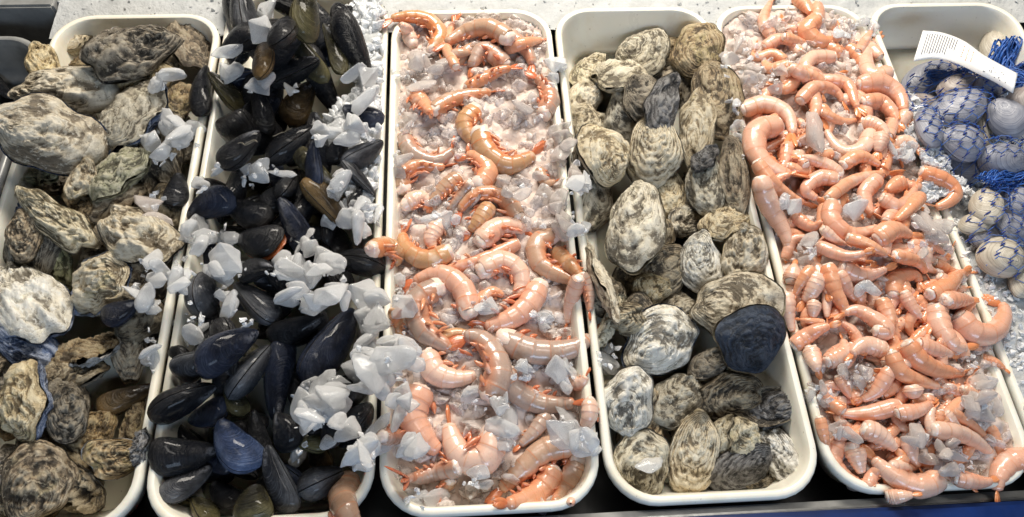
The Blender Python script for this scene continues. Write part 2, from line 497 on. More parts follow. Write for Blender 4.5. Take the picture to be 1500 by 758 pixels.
# ------------------------------------------------------------------ shells
def shell_geo(L, W, Hh, seed, taper=.35, irr=.06, lam=.0011, rough=.0022, frill=.0016, K=9, N=60, Rn=24, up=True, grow=1.0, pw=.75, ufoc=.34):
    r_ = np.random.default_rng(seed)
    ak = irr * r_.normal(size=7) / (np.arange(7) * .6 + 1); pk = r_.random(7) * 6.28
    kf, pf = r_.integers(4, 8), r_.random() * 6.28
    def rr(th): return 1 + sum(a * np.cos((k + 2) * th + p) for k, (a, p) in enumerate(zip(ak, pk)))
    bend = r_.normal() * .10
    def tf(x): return 1 - taper * np.clip((x + .55) / 1.55, 0, 1) ** 1.6
    th = np.linspace(0, 2 * math.pi, N, endpoint=False)
    r = rr(th) * grow
    ox = np.cos(th) * r; oy = np.sin(th) * tf(np.cos(th)) * r
    g = np.linspace(0, 1, Rn)[:, None] ** .85
    ux = 2 * ufoc
    X = ux + g * (ox[None] - ux); Y = g * oy[None]
    thp = np.arctan2(Y / tf(X), X); rho = np.clip(np.hypot(X, Y / tf(X)) / (rr(thp) * grow), 0, 1)
    z = Hh * np.clip(1 - rho ** 2.3, 0, 1) ** pw
    wx = fbm(X * 2.2 + 3, Y * 2.2, seed % 97)
    ph = g * K + 1.3 * fbm(np.cos(th)[None] * 1.5 + g * .5, np.sin(th)[None] * 1.5, seed % 89, 3)
    saw = ph - np.floor(ph)
    dl = lam * (saw ** 1.5 - .4) * (.35 + .9 * rho)
    dr = rough * (fbm(X * 3.1, Y * 3.1, seed % 83) + .55 * np.abs(fbm(X * 6, Y * 6, seed % 71, 3)) + .25 * vn(X * 15, Y * 15, seed % 67)) * np.clip(1.15 - rho ** 6, 0.15, 1)
    z = z + dl + dr; dd_ = dl * .9 + dr; hh_ = np.clip(.5 + .28 * (dd_ - dd_.mean()) / (dd_.std() + 1e-9), 0, 1) * np.ones_like(X)
    fr = frill * np.sin(kf * th + pf)[None] * rho ** 4 + frill * 1.2 * fbm(np.cos(th) * 2.4, np.sin(th) * 2.4, seed % 61, 3)[None] * rho ** 3
    Yb = Y + bend * (X ** 2 - .4)
    jit = 1 + .012 * (saw ** 3) + (irr * .7) * g * fbm(np.cos(th) * 3.3 + 5, np.sin(th) * 3.3, seed % 59, 4)[None]
    x = X * L / 2 * jit; y = Yb * W / 2 * jit
    z = (z if up else -z) + fr
    v = np.stack([x, y, z], -1).reshape(-1, 3)
    f = grid_faces(Rn, N, True, not up)
    return v, f, np.broadcast_to(g, X.shape).reshape(-1), hh_.reshape(-1)


def roll_m(M4, roll=0, pitch=0):
    return M4 @ Matrix.Rotation(R_(roll), 4, 'X') @ Matrix.Rotation(R_(pitch), 4, 'Y')


SEED = [100]
CRAG = [1.0]
FILL = []


def oyster(px, py, L, W, ang, pal, look, roll=0, pitch=0, zoff=0.0, low=None, fill=False, thick=.24, gap=0, zfix=None, rough=1.0, lamk=1.0, pct=70):
    SEED[0] += 1; s = SEED[0]
    c, a, n, Lw, Ww = settle(px, py, L, W, ang, lambda w: min(w * thick, .019), zoff, zfix=zfix, pct=pct)
    M4 = roll_m(frame(c, a, n), roll, pitch)
    e = empty('oyster', M4)
    r_ = np.random.default_rng(s)
    hu = min(Ww * thick * r_.uniform(.9, 1.2), .020); hl = hu * r_.uniform(.8, 1.1)
    tp = r_.uniform(.12, .36); Lw *= 1.02; Ww *= 1.09
    rough *= CRAG[0]; kw = dict(taper=tp, irr=.05 * CRAG[0], K=int(r_.integers(5, 10)), N=76, Rn=30)
    v, f, g, hh = shell_geo(Lw, Ww, hu, s, lam=.0017 * lamk, rough=.0040 * rough, frill=.0026, up=True, **kw)
    if gap: v = (np.array(Matrix.Rotation(R_(-gap), 3, 'Y')) @ (v - [Lw / 2, 0, 0]).T).T + [Lw / 2, 0, 0]
    mk('top_shell', v, f, OY[pal], e, attrs={'g': g, 'h': hh})
    v, f, g, hh = shell_geo(Lw, Ww, hl, s, lam=.0013 * lamk, rough=.0034 * rough, frill=.0026, up=False, grow=1.035, **kw)
    v[:, 2] -= .0008
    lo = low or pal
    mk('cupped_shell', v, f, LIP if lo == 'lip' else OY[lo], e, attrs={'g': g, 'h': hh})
    tag(e, look, 'oyster')
    ITEMS.append((e, px, py))
    if fill: FILL.append(e)
    return e


def mussel_geo(L, W, T, seed, up=True):
    r_ = np.random.default_rng(seed)
    nu, nf = 26, 15
    u = (np.linspace(0, 1, nu) ** 1.25)[:, None]; ph = np.linspace(0, math.pi, nf)[None]
    ex = r_.uniform(.40, .55); e2 = r_.uniform(3.5, 7)
    def h0(u): return np.clip(u, 0, 1) ** ex * np.clip(1 - np.clip(u, 0, 1) ** e2, 0, 1) ** .5
    nrm = h0(np.linspace(0, 1, 200)).max()
    def h(u): return h0(u) / nrm
    zp = np.clip(u, 0, 1) ** .55 * np.clip(1 - u ** 3.2, 0, 1) ** .62; zp = zp / zp.max()
    y = h(u) * np.cos(ph); z = zp * np.sin(ph) ** .9
    lo = np.full(y.shape, .02); hi = np.full(y.shape, 1.0)
    for _ in range(18):
        m = (lo + hi) / 2; ok = (np.abs(y) <= m * h(u / m)) & (u <= m)
        hi = np.where(ok, m, hi); lo = np.where(ok, lo, m)
    g = hi
    z = z * (1 + .022 * np.sin(g * r_.uniform(50, 80) + 2 * vn(u * 3, y * 3, seed % 50)) + .10 * vn(u * 4, y * 4, seed % 40))
    bend = r_.uniform(.05, .16) * (1 if r_.random() < .5 else -1)
    x = (u - .5) * np.ones_like(y)
    yy = y * .5 + bend * (1 - (2 * u - 1) ** 2) * 1.0
    v = np.stack([-x * L, yy * W, (z if up else -z) * T / 2 + (.0005 if up else -.0005)], -1).reshape(-1, 3)
    return v, grid_faces(nu, nf, False, up), g.reshape(-1)


def mussel(px, py, L, W, ang, pal, look, view='v', fill=False, zoff=0.0, gap=0, meat=False, roll=None, thread=False, zfix=None):
    SEED[0] += 1; s = SEED[0]
    r_ = np.random.default_rng(s)
    edge = view == 'e'
    c, a, n, Lw, Ww = settle(px, py, L, W, ang, lambda w: w * (.40 if not edge else .6), zoff, mx=30, zfix=zfix)
    Wd = Ww * .94 if not edge else Ww * 1.3
    T = Ww * .74 if not edge else Ww * .98
    ro = roll if roll is not None else (r_.uniform(68, 100) if edge else r_.uniform(-50, 50))
    M4 = roll_m(frame(c, a, n), ro, r_.uniform(-8, 8))
    e = empty('mussel', M4)
    for up in (True, False):
        v, f, g = mussel_geo(Lw, Wd, T, s, up)
        if gap:
            v = (np.array(Matrix.Rotation(R_(gap / 2 if up else -gap / 2), 3, 'Y')) @ (v - [Lw / 2, 0, 0]).T).T + [Lw / 2, 0, 0]
        o = mk('shell_half', v, f, MU[pal], e, attrs={'g': g})
    if edge or gap or abs(ro) > 22:   # pale membrane along the seam
        v, f, g = mussel_geo(Lw * .985, Wd * 1.01, T * (.06 if not gap else .25), s, True)
        v2 = v.copy(); v2[:, 2] *= -1
        gg = Geo(); gg.add(v, f); gg.add(v2, [q[::-1] for q in f])
        gg.build('seam', ORANGE_FLESH if meat else MLIP, e)
    if thread:
        gg = Geo()
        for k in range(2):
            p0 = np.array([Lw * r_.uniform(.0, .3), Wd * .3 * (1 if r_.random() < .5 else -1), T * .42])
            d = np.array([r_.normal(), r_.normal(), .05]); d *= Lw * .45 / np.linalg.norm(d)
            tt = np.linspace(0, 1, 12)[:, None]
            pp = p0 + d * tt + .002 * np.stack([np.sin(tt[:, 0] * 9 + k), np.cos(tt[:, 0] * 7 + k), .5 * np.sin(tt[:, 0] * 5)], 1)
            gg.add(*tube_geo(pp, .0005, 4))
        gg.build('beard_thread', BYS, e)
    tag(e, look, 'mussel')
    ITEMS.append((e, px, py))
    if fill: FILL.append(e)
    return e


def clam(px, py, L, W, ang, mat, look, roll=0, zfix=None, fill=False):
    SEED[0] += 1; s = SEED[0]
    c, a, n, Lw, Ww = settle(px, py, L, W, ang, lambda w: w * .34, 0, pct=45, zfix=zfix)
    e = empty('clam', roll_m(frame(c, a, n), roll, 0))
    for up in (True, False):
        v, f, g, hh = shell_geo(Lw, Ww, Ww * .33, s, taper=.16, irr=.014, lam=.00035, rough=.0005, frill=.0001, K=16, up=up, pw=.62, ufoc=.30, N=48, Rn=26)
        v[:, 2] += .0002 if up else -.0002
        mk('shell_half', v, f, mat, e, attrs={'g': g, 'h': hh})
    tag(e, look, 'clam')
    ITEMS.append((e, px, py))
    if fill: FILL.append(e)
    return e


# ------------------------------------------------------------------ shrimp
def crspline(P, n):
    P = np.asarray(P, float)
    P = np.vstack([2 * P[0] - P[1], P, 2 * P[-1] - P[-2]])
    d = np.linalg.norm(np.diff(P[1:-1], axis=0), axis=1); cum = np.r_[0, np.cumsum(d)]
    out = []
    for t in np.linspace(0, cum[-1], n):
        i = min(np.searchsorted(cum, t, side='right') - 1, len(d) - 1); u = (t - cum[i]) / max(d[i], 1e-9)
        p0, p1, p2, p3 = P[i], P[i + 1], P[i + 2], P[i + 3]
        out.append(.5 * ((2 * p1) + (-p0 + p2) * u + (2 * p0 - 5 * p1 + 4 * p2 - p3) * u * u + (-p0 + 3 * p1 - 3 * p2 + p3) * u ** 3))
    return np.array(out)


def shrimp(pts, wid, pal, look, five=False, flesh=1.0, legs=1.0, tail=True, fill=False, zoff=0.0, lift=0.0, group=None):
    SEED[0] += 1; s = SEED[0]; r_ = np.random.default_rng(s)
    n = 40
    pp = crspline(pts, n)
    pxc = pp[n // 2]
    pm = at(pxc[0], pxc[1], 0); pm2 = at(pxc[0] + wid, pxc[1], 0)
    R0 = np.linalg.norm(pm2 - pm) * .5
    z = np.full(n, -.005)
    sN = np.linspace(0, 1, n)
    endb = .84 if tail else 1.0
    prof = np.interp(sN, [0, .06, .25, .55, endb - .02, 1], [.80, .94, 1.0, .76, .38, .31] if five else [.86, .97, 1.0, .82, .42, .36])
    rad = R0 * prof
    for it in range(3):
        W_ = np.array([at(q[0], q[1], zz) for q, zz in zip(pp, z)])
        h = np.array([hat(q[0], q[1], .0025, lambda a: np.percentile(a, 70)) for q in W_]) + rad * .62
        h = np.convolve(np.pad(h, 6, mode='edge'), np.ones(13) / 13, 'valid')
        if five:
            sl_ = np.polyfit(sN, h, 1); Ln_ = np.linalg.norm(np.diff(W_[:, :2], axis=0), axis=1).sum(); sl_[0] = np.clip(sl_[0], -.42 * Ln_, .42 * Ln_); sl_[1] = h.mean() - sl_[0] * .5
            z = .25 * h + .75 * np.polyval(sl_, sN) + zoff - R0 * .15
        else:
            lf = np.polyval(np.polyfit(sN, h, 2), sN)
            z = .45 * h + .55 * lf + zoff + lift * (sN - .3)
    W_ = np.array([at(q[0], q[1], zz) for q, zz in zip(pp, z)])
    for q, r in zip(W_, rad):
        i, j = sl(q[0], q[1], r)
        dd = (GX[i, j] - q[0]) ** 2 + (GY[i, j] - q[1]) ** 2
        HM[i, j] = np.where(dd < r * r, np.maximum(HM[i, j], q[2] + .8 * np.sqrt(np.clip(r * r - dd, 0, 1))), HM[i, j])
    org = W_.mean(0); org[2] = z.min()
    e = empty('shrimp', Matrix.Translation(org))
    Q = W_ - org
    m = int(n * endb)
    t = np.gradient(Q, axis=0); t /= np.linalg.norm(t, axis=1)[:, None]
    up = np.array([0, 0, 1.0]) + .35 * r_.normal(size=3) * np.array([1, 1, 0])
    up = up / np.linalg.norm(up)
    side = np.cross(up[None], t); side /= np.linalg.norm(side, axis=1)[:, None]
    nn = np.cross(t, side)
    mid = (Q[0] + Q[-1]) / 2
    curv = (Q[n // 2] - mid).dot(side[n // 2])
    dors = side * (1 if curv >= 0 else -1)
    tw = R_(r_.uniform(-35, 35))
    dors, nn = dors * math.cos(tw) + nn * math.sin(tw), nn * math.cos(tw) - dors * math.sin(tw)
    # body
    NB = 58; idx = np.linspace(0, m - 1, NB)
    def ip(A): return np.stack([np.interp(idx, np.arange(n), A[:, k]) for k in range(3)], 1)
    C_, D_, N_ = ip(Q), ip(dors), ip(nn)
    rb = np.interp(idx, np.arange(n), rad)
    sb = idx / (m - 1)
    bounds = np.array([0, .16, .33, .5, .66, .80, .93, 1.02]); seg = np.clip(np.searchsorted(bounds, sb, side='right') - 1, 0, 6)
    q = (sb - bounds[seg]) / (bounds[seg + 1] - bounds[seg])
    rs = rb * ((.984 + .034 * q ** 2) if five else (.972 + .058 * q ** 2))
    rs[-2:] *= [.8, .3]
    th = np.linspace(0, 2 * math.pi, 16, endpoint=False)
    cd_, sn_ = np.cos(th), np.sin(th)
    dd_ = np.where(cd_ > 0, 1.06 * cd_, .86 * cd_)
    v = C_[:, None] + rs[:, None, None] * (dd_[None, :, None] * D_[:, None] + .90 * sn_[None, :, None] * N_[:, None])
    # pleura: the lower edge of each segment dips
    v -= (rs * .12 * np.sin(q * math.pi))[:, None, None] * (np.clip(-cd_ - .2, 0, 1))[None, :, None] * D_[:, None]
    f = grid_faces(NB, 16, True, curv < 0)
    f.append(tuple(range(16)))
    mk('body', v.reshape(-1, 3), f, SH[pal], e, attrs={'v': np.tile(cd_, NB), 'q': np.repeat(q, 16), 's': np.repeat(sb, 16)})
    zero = lambda k: {'v': np.zeros(k), 'q': np.zeros(k)}
    # white cut flesh at the head end
    if flesh > 0:
        nr = 9; a = np.linspace(0, math.pi / 2, nr)
        hr = rad[0] * (.86 + .10 * min(flesh, 1.4)); hl = rad[0] * (.15 + .50 * flesh)
        th2 = np.linspace(0, 2 * math.pi, 18, endpoint=False)
        lump = 1 + .34 * vn(np.cos(th2)[None] * 1.6 + a[:, None], np.sin(th2)[None] * 1.6, s % 60) + .22 * vn(np.cos(th2)[None] * 4 + a[:, None] * 3, np.sin(th2)[None] * 4, s % 50)
        base = Q[0] + t[0] * rad[0] * .5
        vv = base - t[0] * (hl + rad[0] * .5) * np.sin(a)[:, None, None] * lump[..., None] ** .5 + (hr * np.clip(np.cos(a), 0, 1) ** .38)[:, None, None] * lump[..., None] * (np.cos(th2)[None, :, None] * dors[0] + .9 * np.sin(th2)[None, :, None] * nn[0])
        mk('flesh', vv.reshape(-1, 3), grid_faces(nr, 18, True, curv >= 0), FLESH, e, attrs=zero(nr * 18))
    # tail fan
    if tail:
        g = Geo(); p0 = Q[m - 2]; tt = Q[-1] - p0; Lf = np.linalg.norm(tt); tt /= Lf
        Lf = max(Lf * 1.05, R0 * 1.3)
        sd = dors[-1] - tt * dors[-1].dot(tt); sd /= np.linalg.norm(sd); nd = np.cross(tt, sd)
        fa = r_.uniform(-1.0, 1.0); ax = sd * math.cos(fa) + nd * math.sin(fa); bx = np.cross(tt, ax)
        spread = r_.uniform(.03, .13) if r_.random() < .8 else r_.uniform(.15, .24)
        for k, off in enumerate((-2, -1, 0, 1, 2)):
            dr = tt * math.cos(off * spread) + ax * math.sin(off * spread) + bx * (.06 * (abs(off) - 1))
            pr = np.cross(bx, dr); pr /= np.linalg.norm(pr)
            ll = Lf * (1.0 if off else .8) * (1 if abs(off) < 2 else .93)
            u = np.linspace(0, 1, 8)
            wv = R0 * (.30 if off else .24) * np.sin(math.pi * np.clip(u * .86 + .12, 0, 1)) ** .7
            wv[-1] *= .4
            th3 = np.linspace(0, 2 * math.pi, 8, endpoint=False)
            vb = p0 + dr * (u * ll)[:, None, None] + pr * (wv[:, None] * np.cos(th3)[None])[..., None] + bx * ((wv * .32)[:, None] * np.sin(th3)[None] + .10 * R0 * (u ** 2)[:, None] * off * .3)[..., None]
            g.add(vb.reshape(-1, 3), grid_faces(8, 8, True, True) + [tuple(range(56, 64))])
        g.build('tail_fan', TAIL5 if five else TAIL, e, attrs=zero(g.n))
    # swimmerets under the belly
    if legs > (.45 if five else 0):
        g = Geo()
        for k in range(5):
            sc_ = .10 + k * .17; i = int(sc_ * (m - 1))
            for sg in (-1, 1):
                if (k, sg) not in ((0, 1), (2, -1), (3, 1), (4, 1)) and r_.random() < .5: continue
                b0 = Q[i] - dors[i] * rad[i] * .78 + nn[i] * sg * rad[i] * .38
                d1 = -dors[i] * .75 + t[i] * r_.uniform(.1, .8) + nn[i] * sg * r_.uniform(-.1, .5); d1 /= np.linalg.norm(d1)
                ll = rad[i] * r_.uniform(.35, .75) * legs
                uu = np.linspace(0, 1, 6)[:, None]
                cur = b0 + d1 * ll * uu + t[i] * ll * .4 * uu ** 2
                wv = rad[i] * .19 * np.sin(math.pi * np.linspace(.2, .98, 6)) ** .6
                g.add(*tube_geo(cur, wv, 5))
        if g.n: g.build('swimmerets', LEG5 if five else LEG, e, attrs=zero(g.n))
    tag(e, look, 'shrimp')
    ITEMS.append((e, pxc[0], pxc[1]))
    if fill: FILL.append(e)
    return e


# ------------------------------------------------------------------ ice
def ice_mesh(seed, flat, fine=True):
    r_ = np.random.default_rng(seed); bm = bmesh.new()
    k = int(r_.integers(9, 15))
    for i in range(k):
        p = r_.normal(size=3); p /= np.linalg.norm(p); p *= r_.uniform(.72, 1)
        bm.verts.new((p[0], p[1] * r_.uniform(.7, 1), p[2] * flat))
    bmesh.ops.convex_hull(bm, input=bm.verts[:])
    for v in [v for v in bm.verts if not v.link_faces]: bm.verts.remove(v)
    if not fine:
        me = bpy.data.meshes.new('chip'); bm.to_mesh(me); bm.free(); return me
    bmesh.ops.bevel(bm, geom=bm.edges[:], offset=.09, segments=3, affect='EDGES', clamp_overlap=True)
    bmesh.ops.triangulate(bm, faces=[f for f in bm.faces if len(f.verts) > 4])
    bmesh.ops.subdivide_edges(bm, edges=[e for e in bm.edges if e.calc_length() > .30], cuts=2, use_grid_fill=True)
    bmesh.ops.triangulate(bm, faces=bm.faces[:])
    for v in bm.verts:
        x, y, z = v.co
        n_ = fbm(x * 1.7 + z, y * 1.7 + z * .6, seed % 50, 2)
        rdg = abs(float(vn(x * 3.0 + z * 2, y * 3.0, seed % 31)))
        v.co *= 1.16 + .40 * float(n_) - .22 * rdg + .05 * float(vn(x * 8, y * 8 + z * 6, seed % 29))
    bmesh.ops.smooth_vert(bm, verts=bm.verts[:], factor=.4, use_axis_x=True, use_axis_y=True, use_axis_z=True)
    bmesh.ops.recalc_face_normals(bm, faces=bm.faces[:])
    me = bpy.data.meshes.new('ice_chunk'); bm.to_mesh(me); bm.free()
    me.polygons.foreach_set('use_smooth', [True] * len(me.polygons))
    return me


ICEV = [ice_mesh(300 + i, .34 + .025 * i) for i in range(16)]
for m_ in ICEV: m_.materials.append(ICE)
ICEV2 = []
for m_ in ICEV:
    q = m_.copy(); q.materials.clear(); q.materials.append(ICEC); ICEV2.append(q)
CHV = []
SOFTV = [(np.array([tuple(q.co) for q in m_.vertices]), [tuple(p.vertices) for p in m_.polygons]) for m_ in ICEV[4:12]]
for i in range(8):
    m_ = ice_mesh(400 + i, .6, False)
    v = np.array([tuple(q.co) for q in m_.vertices]); CHV.append((v, [tuple(p.vertices) for p in m_.polygons])); bpy.data.meshes.remove(m_)


def ice_chunk(px, py, size, label, group, flat=.4):
    pm = at(px, py, 0); r = np.linalg.norm(at(px + size, py, 0) - pm) * .5
    z = 0.0
    for it in range(3):
        c = at(px, py, z); z = hat(c[0], c[1], r * .5, lambda a: np.percentile(a, 65)) + r * .22
    c = at(px, py, z)
    i, j = sl(c[0], c[1], r)
    dd = (GX[i, j] - c[0]) ** 2 + (GY[i, j] - c[1]) ** 2
    HM[i, j] = np.where(dd < r * r * .6, np.maximum(HM[i, j], c[2] + .40 * np.sqrt(np.clip(r * r - dd, 0, 1))), HM[i, j])
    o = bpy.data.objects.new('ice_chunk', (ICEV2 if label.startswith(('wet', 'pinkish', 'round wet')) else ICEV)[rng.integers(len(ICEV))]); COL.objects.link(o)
    tl = rng.uniform(0, 55)
    o.matrix_world = Matrix.Translation(c) @ Matrix.Rotation(rng.uniform(0, 6.28), 4, 'Z') @ Matrix.Rotation(R_(tl), 4, 'X') @ Matrix.Rotation(rng.uniform(0, 6.28), 4, 'Z') @ Matrix.Diagonal((r * rng.uniform(.95, 1.3), r * rng.uniform(.7, 1.05), r * rng.uniform(.8, 1.2), 1))
    tag(o, label, 'ice chunk', group)
    ICES.append(o)
    return o


ICES = []
BITS = Geo()


def ice_bit(px, py, size):
    r = np.linalg.norm(at(px + size, py, 0) - at(px, py, 0)) * .5
    z = 0.0
    for it in range(2):
        c = at(px, py, z); z = hat(c[0], c[1], r) + r * .1
    q = rng.normal(size=4); q /= np.linalg.norm(q); w, x, y, zz = q
    Rm = np.array(Matrix(((1 - 2 * (y * y + zz * zz), 2 * (x * y - zz * w), 2 * (x * zz + y * w)), (2 * (x * y + zz * w), 1 - 2 * (x * x + zz * zz), 2 * (y * zz - x * w)), (2 * (x * zz - y * w), 2 * (y * zz + x * w), 1 - 2 * (x * x + y * y)))))
    cv, cf = CHV[rng.integers(8)]
    BITS.add((cv * r * rng.uniform(.6, 1.1, 3)) @ Rm.T + at(px, py, z), cf)


def section_of(x, y):
    g_ = at(x, y, 0)[0] / S
    return {-3: 'grey steel pan', -2: 'far left oyster tray', -1: 'mussel tray', 0: 'middle shrimp tray', 1: 'round-oyster tray', 2: 'pink shrimp tray', 3: 'clam tray'}.get(math.floor(g_), 'clam tray')


def in_tray(label, sec):
    return label if 'tray' in label or len(label.split()) + len(sec.split()) > 14 else f'{label} in the {sec}'


def ice_heap(cx, cy, rx, ry, n, size, label, group):
    sec = section_of(cx, cy); label = in_tray(label, sec); group = in_tray(group, sec)
    for k in range(n * 4):
        a = rng.uniform(0, 6.28); q = rng.uniform(0, 1.2)
        k % 2 and ice_bit(cx + rx * q * math.cos(a), cy + ry * q * math.sin(a), rng.uniform(8, 19))
    for k in range(max(1, int(round(n * .68)))):
        a = rng.uniform(0, 6.28); q = math.sqrt(rng.uniform(0, 1))
        ice_chunk(cx + rx * q * math.cos(a), cy + ry * q * math.sin(a), size * rng.uniform(.85, 1.6), label, group)


def crushed(name, inside, zfun, mat, n, smin, smax, amp=.004, seedn=0, step=.004, soft=False, chip=None, under=False):
    """a bed of crushed ice: a rough sheet with many small chips bedded in it"""
    r_ = np.random.default_rng(seedn)
    s = int(round(step / HS))
    ii, jj = np.arange(0, HNX, s), np.arange(0, HNY, s)
    X, Y = GX[np.ix_(ii, jj)], GY[np.ix_(ii, jj)]
    msk = inside(X, Y)
    Z = zfun(X, Y) + amp * 1.6 * fbm(X * 70, Y * 70, seedn, 4)
    Z = np.maximum(Z, HM[np.ix_(ii, jj)] - .002) if not under else np.minimum(Z, -.0035 + .03 * np.clip(Y, 0, 1))
    idn = -np.ones(X.shape, int); idn[msk] = np.arange(msk.sum())
    v = np.stack([X[msk], Y[msk], Z[msk]], 1)
    a, b, c_, d = idn[:-1, :-1], idn[1:, :-1], idn[1:, 1:], idn[:-1, 1:]
    ok = (a >= 0) & (b >= 0) & (c_ >= 0) & (d >= 0)
    f = list(zip(a[ok].tolist(), b[ok].tolist(), c_[ok].tolist(), d[ok].tolist()))
    g = Geo(); g.add(v, f)
    Hn = zfun(GX, GY); mf = inside(GX, GY)
    HM[mf] = np.maximum(HM[mf], Hn[mf])
    pick = r_.integers(0, len(v), n); nch = 0
    for p in v[pick]:
        cv, cf = (SOFTV if soft else CHV)[r_.integers(8)]
        nch += len(cf)
        q = r_.normal(size=4); q /= np.linalg.norm(q)
        w, x, y, z = q
        Rm = np.array([[1 - 2 * (y * y + z * z), 2 * (x * y - z * w), 2 * (x * z + y * w)], [2 * (x * y + z * w), 1 - 2 * (x * x + z * z), 2 * (y * z - x * w)], [2 * (x * z - y * w), 2 * (y * z + x * w), 1 - 2 * (x * x + y * y)]])
        sz = r_.uniform(smin, smax) * r_.uniform(.6, 1, 3)
        pos = p + [r_.uniform(-.002, .002), r_.uniform(-.002, .002), r_.uniform(-.002, .0025)]
        g.add((cv * sz) @ Rm.T + pos, cf)
    o = g.build(name, mat, None, False)
    sm_ = np.zeros(len(o.data.polygons), bool); sm_[:len(f) if not soft else None] = True; o.data.polygons.foreach_set('use_smooth', sm_)
    if chip:
        o.data.materials.append(chip); mi_ = np.ones(len(o.data.polygons), np.int32); mi_[:len(f)] = 0; o.data.polygons.foreach_set('material_index', mi_)
    tag(o, None, None, None, 'stuff')
    return o


ITEMS = []
# ------------------------------------------------------------------ crushed ice behind the trays, under the shrimp and clams
def infunc(x0, x1, y0, y1):
    return lambda X, Y: (X > x0) & (X < x1) & (Y > y0) & (Y < y1)


XW = float(at(74, 20)[0])
def outside(X, Y):
    r = np.ones(X.shape, bool)
    for k in range(-3, 4):
        y1 = .035 if k == -1 else (-.035 if k == -3 else 0)
        x0, x1 = k * S + .004, (k + 1) * S - .004; y1 -= .004
        dx = np.maximum(np.maximum(x0 + .048 - X, X - x1 + .048), 0); dy = np.maximum(Y - y1 + .048, 0)
        r &= ~((X > x0) & (X < x1) & (Y < y1) & (dx * dx + dy * dy < .048 ** 2))
    return r


crushed('crushed_ice', lambda X, Y: (Y > -.04) & (Y < .155) & (X > XW) & outside(X, Y), lambda X, Y: -.006 + .03 * np.clip(Y + .02, 0, .1), ICEB, 700, .002, .006, .0016, 3, .003, True, None, True)


def trayin(k, d=.0125, y0=YF, y1=0.0):
    def f(X, Y):
        r = .05 - d * .8
        x0, x1, ya, yb = k * S + d, (k + 1) * S - d, y0 + d, y1 - d
        dx = np.maximum(np.maximum(x0 + r - X, X - x1 + r), 0); dy = np.maximum(np.maximum(ya + r - Y, Y - yb + r), 0)
        return (X > x0) & (X < x1) & (Y > ya) & (Y < yb) & (dx * dx + dy * dy < r * r)
    return f


def bed3(X, Y):
    f = np.clip((Y - YF) / -YF, 0, 1)
    e = np.minimum(X, S - X) / .11
    return np.interp(f, [0, .08, .3, 1], [-.050, -.030, -.020, -.012]) + .014 * np.clip(e, 0, 1) - .006 + .008 * np.clip((X - .14) / .06, 0, 1) * (Y > -.35)


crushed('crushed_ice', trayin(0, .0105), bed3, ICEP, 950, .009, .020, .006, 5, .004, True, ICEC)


def bed5(X, Y):
    x = (X - 2 * S) / S; f = np.clip((Y - YF) / -YF, 0, 1)
    return -.022 + .026 * np.sin(np.clip(x, 0, 1) * math.pi) ** .8 + np.interp(f, [0, .15, .6, 1], [-.014, 0, .004, -.006]) + .010 * np.clip((x - .6) / .4, 0, 1)


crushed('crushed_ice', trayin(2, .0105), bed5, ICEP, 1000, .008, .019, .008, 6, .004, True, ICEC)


def bed6(X, Y):
    x = (X - 3 * S) / S; f = np.clip((Y - YF) / -YF, 0, 1)
    side = .014 * np.exp(-(x / .28) ** 2)
    e = np.clip(np.minimum(X - 3 * S - .006, 4 * S - .006 - X) / .03, 0, 1)
    return -.003 + e * (.003 + np.interp(f, [0, .35, .55, .8, 1], [.000, -.006, -.024, -.040, -.050]) + side * (f < .74))


crushed('crushed_ice', lambda X, Y: trayin(3, .007)(X, Y) & ((Y < -.13) | (X > 3 * S + .3)), bed6, ICEB, 3600, .003, .008, .003, 8, .004, False, ICEW)
# ice that has spilled over the rims between the pink shrimp and the clams
crushed('spilled_ice', lambda X, Y: (np.abs(X - 3 * S - .004) < .030 - .012 * np.sin(Y * 60)) & (Y < -.185 + .01 * np.sin(X * 300)) & (Y > -.335), lambda X, Y: .006 + .014 * np.exp(-((X - 3 * S) / .022) ** 2) * np.exp(-((Y + .26) / .06) ** 2), ICEB, 700, .004, .010, .004, 9, .004, False, ICEW)
# wet ice along the inner edge of the mussel tray
crushed('crushed_ice', lambda X, Y: (X > -.058 + .02 * np.sin(Y * 38)) & (X < -.010) & (Y > -.34) & (Y < .022), lambda X, Y: .004 + .08 * np.clip(X + .055, 0, .05), ICEB, 520, .008, .018, .004, 10, .004, True, ICEW)

# ------------------------------------------------------------------ far left tray: large oysters
rng = np.random.default_rng(21); random.seed(21); SEED[0] = 1000
o = oyster; m = mussel
TR = 'far left oyster tray'
CRAG[0] = 1.6


def fillers(n, box, fn):
    for k in range(n):
        for _ in range(30):
            px, py = rng.uniform(box[0], box[2]), rng.uniform(box[1], box[3])
            if inpoly(px, py, FP): break
        fn(px, py)


def inpoly(x, y, P):
    c = False; j = len(P) - 1
    for i in range(len(P)):
        if (P[i][1] > y) != (P[j][1] > y) and x < (P[j][0] - P[i][0]) * (y - P[i][1]) / (P[j][1] - P[i][1] + 1e-9) + P[i][0]: c = not c
        j = i
    return c


